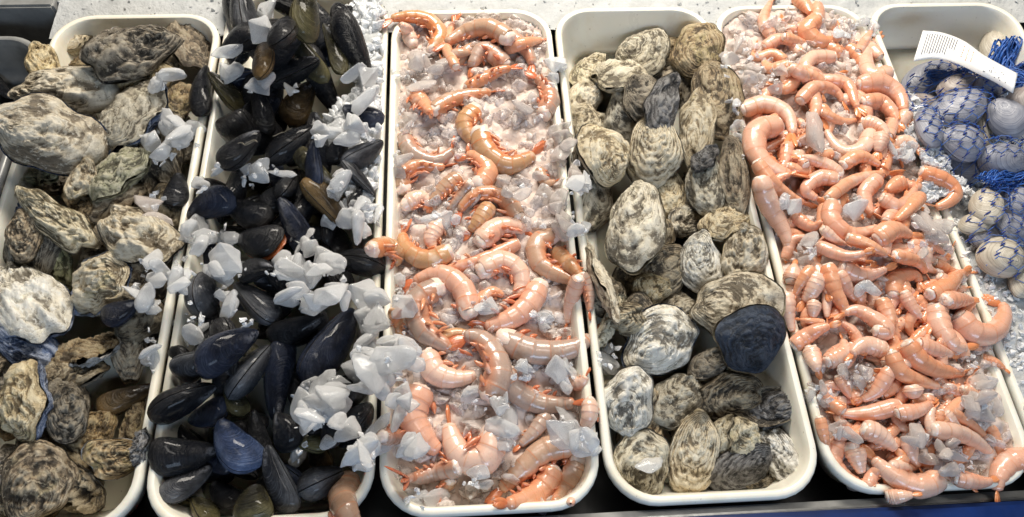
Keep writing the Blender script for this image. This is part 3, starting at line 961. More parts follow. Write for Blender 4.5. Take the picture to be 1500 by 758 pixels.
FP = [(90, 75), (280, 75), (255, 250), (222, 440), (205, 600), (130, 640), (110, 740), (-20, 745), (-20, 330), (30, 200)]
fillers(34, (-20, 75, 285, 745), lambda x, y: o(x, y, rng.uniform(80, 115), rng.uniform(50, 75), rng.uniform(0, 360), random.choice(['brown', 'dark', 'dark', 'dark']), 'half-hidden brown oyster', fill=True, thick=.26))  # mostly dark shells: crevice shade put into the filler colour
for x, y in ((258, 195), (240, 165), (225, 225), (236, 262), (215, 315), (238, 320), (205, 410), (200, 460)):
    o(x, y, 90, 66, rng.uniform(0, 360), 'dark', 'half-hidden brown oyster', fill=True, thick=.3)  # dark shell colour stands in for shade in the gaps here too
START = len(ITEMS)
o(65, 95, 60, 44, 120, 'tan', 'small pale tan oyster')
o(125, 97, 66, 38, 180, 'brown', 'small golden brown oyster')
o(112, 64, 66, 44, 190, 'cream', '*whitish corner oyster|small oyster with a white hinge patch near the tray back left corner', 8)
o(212, 112, 82, 42, 200, 'tan', 'tan rough oyster')
o(265, 145, 55, 40, 80, 'brown', 'small golden brown oyster', zoff=-.004)
o(195, 76, 132, 62, 22, 'dark', '*wavy dark oyster|long dark oyster with a wavy ridged shell and white tip at the tray back', 10, rough=1.8, lamk=2.2)
o(276, 62, 94, 68, 100, 'brown', '*upright brown oyster|large brown oyster standing upright in the back right corner of the far left tray', 0, 10, rough=1.3)
o(120, 262, 48, 34, 80, 'cream', 'small smooth pale oyster')
o(118, 312, 78, 48, 120, 'brown', 'dark brown frilly oyster', lamk=1.6)
o(35, 345, 66, 46, 80, 'brown', 'olive brown oyster')
o(76, 388, 86, 62, 100, 'green', '*olive ribbed oyster|olive brown ribbed oyster wedged behind the white oyster with the black patch', lamk=1.8)
o(62, 256, 88, 36, 165, 'green', 'narrow greenish ridged oyster', 14, lamk=1.6)
o(203, 274, 74, 30, 75, 'brown', 'narrow brown oyster with standing ridges', 30, lamk=2)
o(172, 292, 78, 62, 60, 'brown', 'brown purple oyster')
o(176, 252, 102, 70, 55, 'green', '*green-tinged oyster|big green-tinged oyster with a bowl-like shell in front of the ringed oyster', 6)
o(32, 300, 74, 34, 200, 'blue', 'oyster lip painted with blue reflection', 0, 0)
o(34, 278, 64, 32, 10, 'cream', 'small flat greenish-cream oyster', 0)
o(82, 322, 102, 56, 150, 'grey', '*purple-ridged oyster|grey purple ridged oyster lying diagonally near the left edge', -14, lamk=1.8)
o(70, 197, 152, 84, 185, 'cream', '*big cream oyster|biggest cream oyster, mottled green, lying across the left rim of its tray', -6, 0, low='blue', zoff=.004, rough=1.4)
o(100, 134, 146, 58, 182, 'cream', '*long cream oyster|long cream and tan oyster lying crosswise behind the biggest cream one', -4, 0, zoff=.004, rough=1.5)
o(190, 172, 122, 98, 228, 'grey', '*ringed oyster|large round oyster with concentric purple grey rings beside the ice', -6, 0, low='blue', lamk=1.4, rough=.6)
o(204, 343, 112, 82, 150, 'cream', '*golden oyster|golden cream oyster with a white rough front, by the right rim', -10, 8, low='slate', rough=1.5)
o(128, 516, 112, 52, 30, 'brown', 'brown ridged oyster with a pale lip', -16, low='lip', lamk=2.2)
o(190, 512, 94, 46, 80, 'brown', 'brown oyster with long ridges', 20, lamk=2.4)
o(98, 608, 80, 50, 90, 'dark', 'dark grey purple oval oyster')
o(196, 622, 78, 40, 80, 'brown', 'smooth brown oval oyster', -10, rough=.6)
o(204, 655, 56, 24, 75, 'slate', 'grey sliver of shell')
o(138, 632, 72, 58, 90, 'brown', 'brown speckled oyster')
o(170, 670, 92, 50, 8, 'brown', '*gaping front oyster|brown oyster with a gaping pale lip above the bare tray floor', -6, low='lip', lamk=1.5)
o(5, 690, 80, 60, 60, 'dark', 'dark oyster cut by the photo edge')
o(8, 738, 62, 50, 20, 'dark', 'dark oyster in the front left corner')
o(112, 712, 96, 62, 100, 'dark', 'black bearded oyster', rough=2.4, lamk=2)
o(55, 706, 122, 88, 255, 'brown', '*shaggy brown oyster|big shaggy brown oyster in the front left corner of the far left tray', 0, rough=1.6)
m(175, 455, 62, 34, 20, 'blue', 'dark mussel under the cream oyster')
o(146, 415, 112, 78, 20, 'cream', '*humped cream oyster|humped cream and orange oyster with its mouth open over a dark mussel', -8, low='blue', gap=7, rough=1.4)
o(40, 505, 125, 62, 150, 'blue', 'blue-reflection oyster lip under the white oyster', -10)
o(36, 440, 150, 98, 118, 'white', '*white oyster|large whitish oyster with a black patch and blue-reflection lip at the left edge', -8, 0, low='blue', rough=1.7, zoff=.004)
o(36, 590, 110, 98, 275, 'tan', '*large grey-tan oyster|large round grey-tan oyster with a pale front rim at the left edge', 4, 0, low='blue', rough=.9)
m(184, 582, 92, 36, 25, 'brown', '*elongated brown mussel|long brown-black mussel lying among oysters near the right rim', 'v')
m(299, 133, 74, 36, 85, 'black', '*upright black mussel|black mussel upright against the right rim of the far left tray', 'v')
m(258, 278, 60, 38, 80, 'black', 'glossy black mussel in front of the ice heap', 'v')
for (cx, cy, rx, ry, n, s, nm) in ((252, 205, 36, 34, 17, 36, 'clear ice chunk in the heap by the big ringed oyster'), (240, 122, 22, 16, 4, 36, 'flat ice flake below the upright brown oyster'), (230, 298, 14, 20, 3, 34, 'wet ice chunk behind the golden oyster by the rim'), (212, 440, 26, 22, 6, 40, 'ice chunk beside the humped cream oyster'), (222, 520, 8, 40, 5, 30, 'ice flake stuck along the rim of the far left oyster tray'), (224, 396, 22, 18, 6, 36, 'ice chunk in front of the golden oyster'), (172, 48, 10, 6, 2, 26, 'thin clear ice flake behind the wavy dark oyster')):
    ice_heap(cx, cy, rx, ry, n, s, nm, nm.replace('chunk', 'chunks').replace('flake', 'flakes'))
SECT = [(TR, START, len(ITEMS))]

# dim mussels in the steel pan
for x, y, q in ((16, 166, 'dull black mussel lying in the grey steel pan'), (2, 128, 'dull black mussel at the back of the grey steel pan')):
    m(x, y, 50, 26, rng.uniform(0, 360), 'black', q, zfix=-.05)
SECT.append(('grey steel pan', SECT[-1][2], len(ITEMS)))

# ------------------------------------------------------------------ second tray: mussels
rng = np.random.default_rng(22); random.seed(22); SEED[0] = 2000
TR = 'mussel tray'
FP = [(345, 0), (490, 0), (490, 260), (500, 440), (530, 640), (515, 735), (240, 740), (240, 640), (275, 460), (320, 240)]
fillers(120, (240, 0, 530, 740), lambda x, y: m(x, y, rng.uniform(62, 88), rng.uniform(28, 38), rng.uniform(0, 360), random.choice(['black', 'black', 'black', 'blue', 'black', 'olive']), 'black mussel half buried', random.choice(['v', 'v', 'e']), fill=True))
START = len(ITEMS)
for a in (
    (310, 472, 60, 34, 80, 'black', 'black mussel sunk behind the blue ones'), (345, 585, 52, 40, 120, 'olive', 'dark olive mussel low down'),
    (375, 398, 60, 34, 10, 'black', 'black mussel under the ice'), (395, 110, 66, 34, 70, 'black', 'dark mussel'), (475, 120, 92, 40, -58, 'black', 'long black mussel lying diagonally', 'v'),
    (385, 160, 66, 34, 110, 'black', 'black mussel'), (445, 300, 60, 34, 60, 'black', 'black mussel'), (365, 310, 76, 44, 160, 'black', 'black mussel'),
    (357, 20, 70, 42, 95, 'grey', '*ridged back mussel|ridged grey-brown mussel at the very back beside the left rim', 'e'),
    (330, 135, 62, 32, 140, 'olive', 'dark olive mussel'), (354, 114, 46, 34, 0, 'blue', 'rounded blue-black mussel end'),
    (352, 62, 66, 36, 195, 'black', 'curved black mussel'), (385, 85, 70, 30, 90, 'brown', '*ringed brown mussel|narrow brown mussel with pale rings, upright near the back', 'v'),
    (450, 22, 60, 44, 95, 'olive', 'dark olive mussel at the very back'), (415, 46, 66, 38, 100, 'black', 'black mussel near the back'), (447, 76, 84, 34, 122, 'olive', 'long dark olive mussel', 'v'),
    (487, 72, 74, 28, 115, 'olive', 'slim olive mussel', 'v'), (500, 23, 34, 24, 0, 'black', 'small dark purple mussel end'),
    (518, 64, 80, 46, -62, 'black', '*big glossy back mussel|big glossy black mussel with growth rings, upright near the back right', 'v'),
    (440, 152, 66, 44, 60, 'brown', '*fan-ringed mussel|brown mussel with fan-like pale rings in the back half', 'v'),
    (430, 105, 92, 38, 8, 'black', 'black mussel with a white beard thread', 'v', False, 0, 0, False, None, True),
    (343, 184, 66, 50, 178, 'black', '*broad black mussel|broad black mussel resting on the left rim', 'v'), (350, 218, 74, 34, 20, 'black', 'black mussel tangled in pale beard threads', 'v', False, 0, 0, False, None, True),
    (427, 212, 90, 42, 28, 'black', '*white-threaded mussel|black mussel with a white frayed line along its side, mid tray', 'v', False, 0, 0, False, None, True),
    (342, 272, 68, 36, 75, 'black', 'dark upright mussel with gold flecks'), (424, 268, 66, 36, 80, 'black', 'black upright mussel', 'v'),
    (462, 240, 58, 30, 80, 'blue', '*small blue mussel|small shiny blue-black mussel in front of the white ice', 'v'),
    (532, 168, 64, 32, 160, 'blue', 'dark mussel with a purple tip'), (492, 218, 46, 32, 70, 'black', 'half hidden black mussel'),
    (531, 226, 72, 28, 28, 'grey', '*striped mussel|striped mussel lying on edge across the ice by the right rim', 'e'), (525, 260, 64, 18, -48, 'grey', 'thin curved mussel edge', 'e'), (523, 292, 36, 22, 70, 'black', 'small black mussel in the ice'),
    (310, 305, 82, 42, 200, 'blue', 'blue-black mussel on the left rim', 'v'), (430, 332, 78, 42, 110, 'blue', 'blue-black mussel'),
    (474, 296, 82, 46, -42, 'brown', '*golden brown mussel|golden brown mussel with a dark pointed end in the middle of the tray', 'v'),
    (385, 352, 84, 52, 170, 'black', '*gaping orange mussel|black mussel gaping to show orange meat', 'v', False, 0, 12, True),
    (493, 352, 62, 40, 100, 'black', 'oval black mussel with a ridge'), (527, 386, 80, 34, 172, 'black', '*long black rim mussel|long black mussel pointing at the right rim, ringed by ice', 'e'),
    (300, 433, 70, 46, 90, 'grey', 'ridged dark mussel behind the ice', 'e'), (375, 444, 80, 40, 130, 'grey', '*striped edge-on mussel|striped mussel seen edge-on between ice chunks in mid tray', 'e'),
    (280, 533, 66, 46, 20, 'grey', '*concentric mussel end|dark mussel end with concentric brown rings by the left rim', 'v'),
    (365, 545, 100, 38, 55, 'grey', 'edge-on mussel with silvery lines', 'e'), (334, 515, 110, 52, 38, 'blue', '*big blue-black mussel|big blue-black mussel pointing back and right, by the left rim', 'v'),
    (412, 555, 122, 48, 268, 'blue', '*upright blue mussel|tall blue-black mussel standing rounded end up in the front half', 'v'),
    (433, 480, 98, 40, 18, 'black', 'sleek black mussel', 'v'), (482, 505, 138, 62, 55, 'blue', '*largest mussel|largest blue-black mussel, slanting, in the front half', 'v', False, .004, 0, False, 35),
    (305, 604, 74, 40, 205, 'blue', 'blue-black mussel with a ringed end', 'v'),
    (268, 590, 112, 38, 32, 'black', '*edge-on rim mussel|long black mussel on edge with its tip over the left rim', 'e', False, .003),
    (330, 722, 64, 42, 150, 'black', 'black mussel low in front'), (415, 634, 60, 50, 90, 'black', 'small round black mussel', 'v'),
    (350, 650, 92, 68, 128, 'blue_sheen', '*blue-sheen mussel|broad mussel painted with a bright blue sheen in the front half', 'v'),
    (272, 706, 94, 38, 35, 'grey', 'rough dark grey mussel', 'v'), (270, 662, 104, 58, 12, 'black', '*front left black mussel|large plain black mussel with a pale tip near the front left corner', 'v'),
    (295, 747, 58, 46, 120, 'olive', 'olive mussel at the front rim'), (375, 738, 70, 62, 90, 'olive', 'broad olive brown mussel at the front'),
    (470, 664, 52, 38, 100, 'brown', 'brown mussel half hidden by ice'), (411, 702, 104, 50, 112, 'grey', '*grey front mussel|long dark grey mussel with fine growth lines at the front', 'v'),
    (470, 706, 76, 46, 30, 'grey', 'grey mussel with a pale edge', 'e'), (526, 612, 56, 48, 60, 'black', 'black mussel between ice chunks at the right rim'),
): m(*a)
for (cx, cy, rx, ry, n, s, nm) in ((386, 20, 14, 10, 3, 30, 'ice chunk among the mussels at the back left'), (378, 46, 8, 6, 2, 32, 'ice chunk on the ringed brown mussel'), (342, 92, 18, 20, 5, 34, 'ice chunk packed by the left rim near the back'), (374, 130, 14, 14, 3, 36, 'ice chunk beside the rounded blue-black mussel end'),
    (432, 128, 8, 8, 2, 22, 'small ice chip by the fan-ringed mussel'), (530, 110, 14, 14, 4, 38, 'ice chunk in front of the big glossy back mussel'), (540, 142, 18, 10, 5, 36, 'ice chunk on the right rim near the striped mussel'), (515, 194, 32, 20, 10, 36, 'ice chunk in the white heap behind the striped mussel'),
    (470, 205, 10, 12, 3, 28, 'ice chunk beside the white-threaded mussel'), (318, 244, 8, 8, 2, 28, 'ice chunk against the broad black mussel on the rim'), (295, 272, 6, 10, 2, 30, 'glassy ice chunk sitting on the left rim'), (372, 256, 16, 20, 6, 34, 'ice chunk in mid tray by the upright black mussel'), (398, 247, 14, 8, 3, 28, 'ice chip in mid tray behind the blue mussel'),
    (500, 268, 14, 22, 6, 34, 'ice chunk around the small blue mussel'), (535, 320, 22, 30, 12, 36, 'ice chunk on the wet ice beside the golden brown mussel'), (288, 342, 22, 18, 6, 46, 'big ice chunk spilling over the left rim'), (328, 348, 14, 14, 4, 42, 'upright ice chunk behind the ridged dark mussel'),
    (330, 392, 34, 16, 10, 40, 'ice chunk in the large heap over the left rim'), (268, 402, 16, 24, 7, 38, 'ice chunk bridging the oyster and mussel trays'), (335, 440, 14, 20, 5, 34, 'ice chunk between the ridged and striped mussels'), (282, 468, 14, 26, 8, 36, 'ice chunk in the pocket along the left rim'),
    (355, 470, 12, 12, 2, 30, 'ice chip above the big blue-black mussel'), (444, 358, 18, 12, 5, 40, 'white ice chunk behind the middle heap'), (420, 402, 28, 16, 9, 44, 'white ice chunk in the middle heap'), (470, 392, 20, 22, 8, 42, 'white ice chunk beside the long black rim mussel'), (440, 438, 26, 14, 7, 38, 'ice chunk behind the sleek black mussel'),
    (500, 424, 18, 14, 5, 42, 'ice chunk behind the largest mussel'), (540, 450, 16, 30, 9, 40, 'ice chunk along the right rim behind the largest mussel'), (540, 535, 22, 34, 17, 46, 'blue-white ice chunk spilling over the right rim'), (470, 575, 36, 26, 15, 46, 'blue-white ice chunk on the largest mussel'),
    (472, 625, 34, 20, 9, 42, 'blue-white ice chunk behind the grey front mussel'), (542, 640, 14, 20, 8, 42, 'ice chunk over the front right rim'), (522, 668, 22, 16, 8, 38, 'bluish ice chunk behind the lone front shrimp'), (440, 665, 10, 14, 3, 30, 'glassy ice sliver on the grey front mussel')):
    ice_heap(cx, cy, rx, ry, n, s, nm, nm.replace('chunk', 'chunks'))
SECT.append((TR, START, len(ITEMS)))

# ------------------------------------------------------------------ third tray: big shrimp
rng = np.random.default_rng(23); random.seed(23); SEED[0] = 3000
s = shrimp
START = len(ITEMS)
for a in (
    ([(660, 100), (690, 72), (720, 62)], 20, 'tan', 'tan shrimp', dict(flesh=.4)),
    ([(650, 95), (665, 80), (700, 76)], 18, 'tan', 'small tan shrimp', dict(flesh=.4)),
    ([(830, 555), (850, 562), (862, 543)], 22, 'pale', 'shrimp mostly under ice with a red tail tip', dict()),
    ([(578, 455), (582, 480), (590, 500)], 20, 'gold', 'orange shrimp wedged at the left rim', dict(tail=False)),
    ([(640, 500), (665, 490), (700, 488)], 20, 'gold', 'small orange-brown shrimp', dict()),
    ([(700, 445), (722, 428), (748, 440)], 20, 'orange', 'brown orange shrimp in the hollow', dict(flesh=.3)),
    ([(800, 608), (780, 635), (752, 662)], 24, 'grey', 'grey shrimp half under another', dict(flesh=.4)),
    ([(865, 590), (862, 615), (845, 640)], 26, 'pale', 'pale shrimp by the right rim', dict()),
    ([(660, 705), (650, 716), (642, 742)], 22, 'tan', 'shrimp with an orange tail fan poking out of ice', dict()),
    ([(560, 640), (600, 640), (640, 650)], 24, 'grey', 'greyish shrimp under ice', dict(flesh=.3)),
    ([(790, 248), (800, 268), (822, 262)], 16, 'tan', 'orange shrimp piece under ice', dict(flesh=.3)),
    ([(650, 175), (640, 160), (612, 150)], 18, 'pale', 'pale shrimp', dict()),
    ([(740, 96), (712, 74), (694, 92), (688, 114)], 30, 'grey', '*broad grey-tan shrimp|broad grey-tan shrimp curled under the long shrimp at the back', dict(flesh=.5)),
    ([(668, 98), (654, 68), (660, 45), (671, 18)], 16, 'orange', '*upright tail shrimp|slim shrimp with an orange tail sticking up at the back', dict(flesh=.3)),
    ([(634, 74), (644, 52), (630, 32), (605, 25), (578, 27), (551, 38)], 25, 'gold', '*back left orange shrimp|golden orange shrimp at the back left corner, its tail over the mussel tray', dict()),
    ([(604, 62), (594, 42), (586, 36)], 22, 'pale', 'white-fleshed shrimp end', dict(flesh=1.3, tail=False)),
    ([(706, 45), (748, 56), (772, 76), (780, 98), (777, 116)], 30, 'grey', '*back right bent shrimp|grey shrimp bent downward near the back right corner', dict(flesh=.3)),
    ([(742, 72), (772, 62), (806, 57)], 18, 'orange', 'shrimp with an orange tail against the back right rim', dict(flesh=.3)),
    ([(744, 56), (716, 42), (690, 45), (662, 58), (634, 75)], 27, 'tan', '*long back shrimp|long arched tan shrimp with a white cut end along the back', dict()),
    ([(684, 130), (710, 115), (735, 103), (764, 98)], 22, 'tan', 'tan shrimp with a dark red tail', dict(flesh=.3)),
    ([(797, 166), (806, 146), (795, 122), (773, 106)], 30, 'grey', '*right rim shrimp|large grey-pink shrimp hugging the right rim near the back', dict()),
    ([(636, 162), (662, 147), (698, 138), (740, 133)], 25, 'tan', '*white-tipped shrimp|tan shrimp with a white cut end and orange tail, lying on ice', dict()),
    ([(606, 138), (622, 155), (634, 172)], 24, 'orange', 'short orange shrimp with white flesh and red legs', dict(flesh=1.2, legs=1.6)),
    ([(696, 162), (682, 182), (690, 206), (688, 222)], 30, 'gold', 'thick golden shrimp, folded', dict()),
    ([(592, 200), (605, 224), (635, 236), (660, 222), (668, 198)], 26, 'grey', '*translucent grey shrimp|translucent grey shrimp curled in a half ring near the left rim', dict(legs=1.5)),
    ([(702, 272), (714, 250), (696, 230), (668, 232)], 30, 'orange', '*orange hooked shrimp|orange hooked shrimp with a purple-white end behind the arched one', dict()),
    ([(590, 277), (590, 256), (615, 243), (645, 245), (670, 240)], 27, 'tan', '*white-faced shrimp|tan shrimp with a round white cut end at the left rim', dict(legs=1.5)),
    ([(597, 300), (617, 290), (634, 302)], 26, 'pale', 'stubby shrimp with white flesh', dict(flesh=1.4)),
    ([(672, 260), (648, 280), (624, 308)], 26, 'tan', 'straight tan shrimp lying diagonally', dict(flesh=.3)),
    ([(690, 268), (668, 295), (648, 318)], 20, 'grey', 'thin greyish shrimp lying diagonally', dict(flesh=.3)),
    ([(704, 196), (715, 225), (742, 241), (772, 232), (800, 210)], 34, 'gold', '*golden crescent shrimp|plump golden crescent shrimp with red legs and tail', dict(legs=1.3)),
    ([(716, 303), (700, 325), (682, 347)], 28, 'gold', 'golden straight shrimp under the arched one', dict(flesh=.3)),
    ([(757, 318), (736, 290), (705, 284), (680, 300), (663, 332)], 28, 'tan', '*arched shrimp|tan shrimp arched like a bow with an orange tail, mid tray', dict(legs=1.3)),
    ([(642, 330), (632, 352), (640, 372)], 26, 'pale', 'shrimp with a ragged white flesh lump', dict(flesh=1.5)),
    ([(704, 355), (730, 334), (760, 334), (782, 352)], 34, 'pale', '*pale plump shrimp|pale plump shrimp with a bright streak, mid tray', dict(flesh=.6)),
    ([(656, 369), (630, 381), (604, 371), (591, 350), (598, 322)], 32, 'gold', '*left golden shrimp|golden shrimp curled upward beside the left rim', dict(flesh=.6)),
    ([(758, 356), (720, 375), (680, 388), (640, 398), (615, 402)], 22, 'pink', '*red-lined shrimp|long straight pinkish shrimp with a red line along its belly', dict(flesh=.3, legs=1.4)),
    ([(816, 370), (838, 390), (852, 408)], 28, 'gold', 'golden shrimp under the right tail', dict(tail=False)),
    ([(810, 346), (788, 358), (792, 386), (826, 405), (870, 419)], 31, 'tan', '*right tail-over shrimp|tan shrimp with its tail reaching over the right rim, mid tray', dict()),
    ([(852, 402), (862, 430), (864, 470)], 20, 'grey', 'greyish shrimp against the right rim', dict(flesh=.3)),
    ([(848, 408), (838, 440), (828, 490)], 23, 'pale', 'pale shrimp hanging tail down by the right rim', dict(flesh=.3)),
    ([(687, 458), (677, 425), (650, 404), (620, 408), (584, 428)], 34, 'pink', '*pink bent shrimp|pink shrimp bent like an elbow, tail at the left rim', dict()),
    ([(788, 420), (770, 450), (735, 472), (686, 480)], 36, 'pink', '*red-bellied shrimp|rosy shrimp with a red belly and white end, tail to the left', dict(legs=1.5)),
    ([(706, 396), (735, 384), (760, 400), (760, 426), (738, 450)], 34, 'pale', '*whitish hooked shrimp|whitish hooked shrimp above dark red legs, mid tray', dict(flesh=.8)),
    ([(640, 422), (612, 444), (619, 480), (650, 505), (692, 522)], 40, 'grey', '*big grey-pink shrimp|big grey-pink shrimp sweeping along the left rim, tail to the right', dict(legs=1.4)),
    ([(742, 498), (775, 513), (815, 515), (850, 504), (886, 472)], 40, 'grey', '*ragged white-headed shrimp|large shrimp with a ragged white end and dark red tail over the right rim', dict(flesh=1.5)),
    ([(740, 545), (755, 570), (790, 590), (828, 591), (868, 586)], 36, 'grey', '*red-tailed low shrimp|grey-pink shrimp with a red tail touching the right rim, front half', dict(flesh=.4)),
    ([(625, 520), (640, 546), (668, 554), (698, 550)], 38, 'pale', '*creamy shrimp|creamy yellow shrimp without visible tail beside the ice', dict(tail=False, flesh=.4)),
    ([(716, 582), (729, 546), (716, 510), (690, 494), (655, 508)], 42, 'grey', '*question-mark shrimp|grey-pink shrimp curved like a question mark in the front half', dict(flesh=.5)),
    ([(618, 572), (605, 610), (625, 645), (662, 678)], 48, 'pink', '*big pink slanted shrimp|big pink shrimp with a bright ridge line, slanting at front left', dict(legs=1.4, flesh=.4)),
    ([(580, 697), (608, 700), (635, 692), (672, 684)][::-1], 30, 'grey', '*front left tail shrimp|grey shrimp with its tail at the front left corner', dict(flesh=.3)),
    ([(724, 638), (707, 672), (676, 666), (660, 632), (655, 594)], 46, 'pale', '*large hooked front shrimp|large pale shrimp curled like a hook with red legs, at the front', dict(legs=1.7)),
    ([(848, 700), (842, 716), (836, 738)], 28, 'pale', 'pale shrimp end in the front right corner', dict(tail=False)),
    ([(812, 688), (792, 718), (758, 735), (722, 738)], 40, 'orange', '*front orange shrimp|orange ridged shrimp lying lowest at the front rim', dict(flesh=.3)),
    ([(846, 676), (832, 705), (812, 738)], 33, 'tan', 'plump tan shrimp standing by the front right corner', dict(tail=False)),
    ([(842, 654), (800, 661), (770, 685), (740, 712), (712, 738)], 38, 'tan', '*front diagonal shrimp|long tan shrimp lying diagonally at the front, reddish tail frontmost', dict(flesh=.4)),
    ([(546, 366), (566, 362), (582, 377), (570, 398)], 31, 'gold', '*rim-straddling shrimp|golden shrimp with a white end straddling the rim beside the mussels', dict(legs=1.6)),
    ([(507, 706), (502, 738), (522, 774)], 46, 'tan', '*lone front shrimp|lone tan shrimp at the front right corner of the mussel tray', dict(tail=False, flesh=.2, legs=.7, zoff=.020)),
): s(a[0], a[1] * 1.07, a[2], a[3], **a[4])
for (cx, cy, rx, ry, n, z_, nm) in ((615, 105, 40, 22, 10, 32, 'wet ice chunk on the ice patch near the back left'), (815, 105, 10, 22, 4, 28, 'ice chunk at the back right rim'), (770, 160, 26, 24, 9, 30, 'wet ice chunk behind the golden crescent shrimp'), (820, 210, 14, 30, 7, 32, 'wet ice chunk by the right rim near the golden crescent'),
    (765, 272, 36, 18, 9, 32, 'wet ice chunk in front of the golden crescent shrimp'), (815, 310, 28, 30, 12, 34, 'wet ice chunk in the right-hand ice patch mid tray'), (590, 180, 12, 16, 4, 34, 'round wet ice chunk at the left rim behind the grey shrimp'), (585, 240, 6, 16, 3, 26, 'wet ice chunk squeezed at the left rim'),
    (640, 320, 30, 12, 4, 24, 'small ice chip beside the left golden shrimp'), (585, 430, 10, 24, 4, 30, 'ice chunk in front of the rim-straddling shrimp'), (705, 450, 12, 16, 3, 32, 'ice chunk below the whitish hooked shrimp'), (795, 470, 22, 12, 6, 26, 'ice chunk beside the red-bellied shrimp'),
    (588, 525, 24, 32, 17, 42, 'blue-white ice chunk spilling over the left rim by the creamy shrimp'), (588, 590, 14, 30, 7, 38, 'blue-white ice chunk beside the big pink slanted shrimp'), (696, 592, 8, 8, 1, 50, 'big single bluish ice lump in front of the creamy shrimp'), (770, 548, 24, 10, 6, 32, 'ice chunk behind the red-tailed low shrimp'), (825, 548, 22, 14, 7, 34, 'ice chunk under the ragged white-headed shrimp'),
    (745, 635, 16, 26, 6, 38, 'ice chunk between the front curled and diagonal shrimp'), (825, 622, 24, 14, 6, 46, 'big bluish ice flake by the right rim at the front'), (858, 650, 14, 22, 7, 34, 'ice chunk in the front right pocket'), (620, 730, 26, 12, 6, 36, 'ice chunk along the front rim'), (700, 710, 26, 20, 8, 30, 'clear ice chunk in front of the curled pale shrimp'), (598, 660, 12, 14, 4, 40, 'bluish ice chunk behind the front left tail'), (725, 590, 18, 10, 4, 30, 'small ice chunk below the question-mark shrimp'),
    (845, 265, 10, 22, 6, 30, 'wet ice chunk perched on the rim beside the round oysters')):
    ice_heap(cx, cy, rx, ry, n, z_, nm, nm.replace('chunk', 'chunks').replace('lump', 'lumps'))
SECT.append(('middle shrimp tray', START, len(ITEMS)))

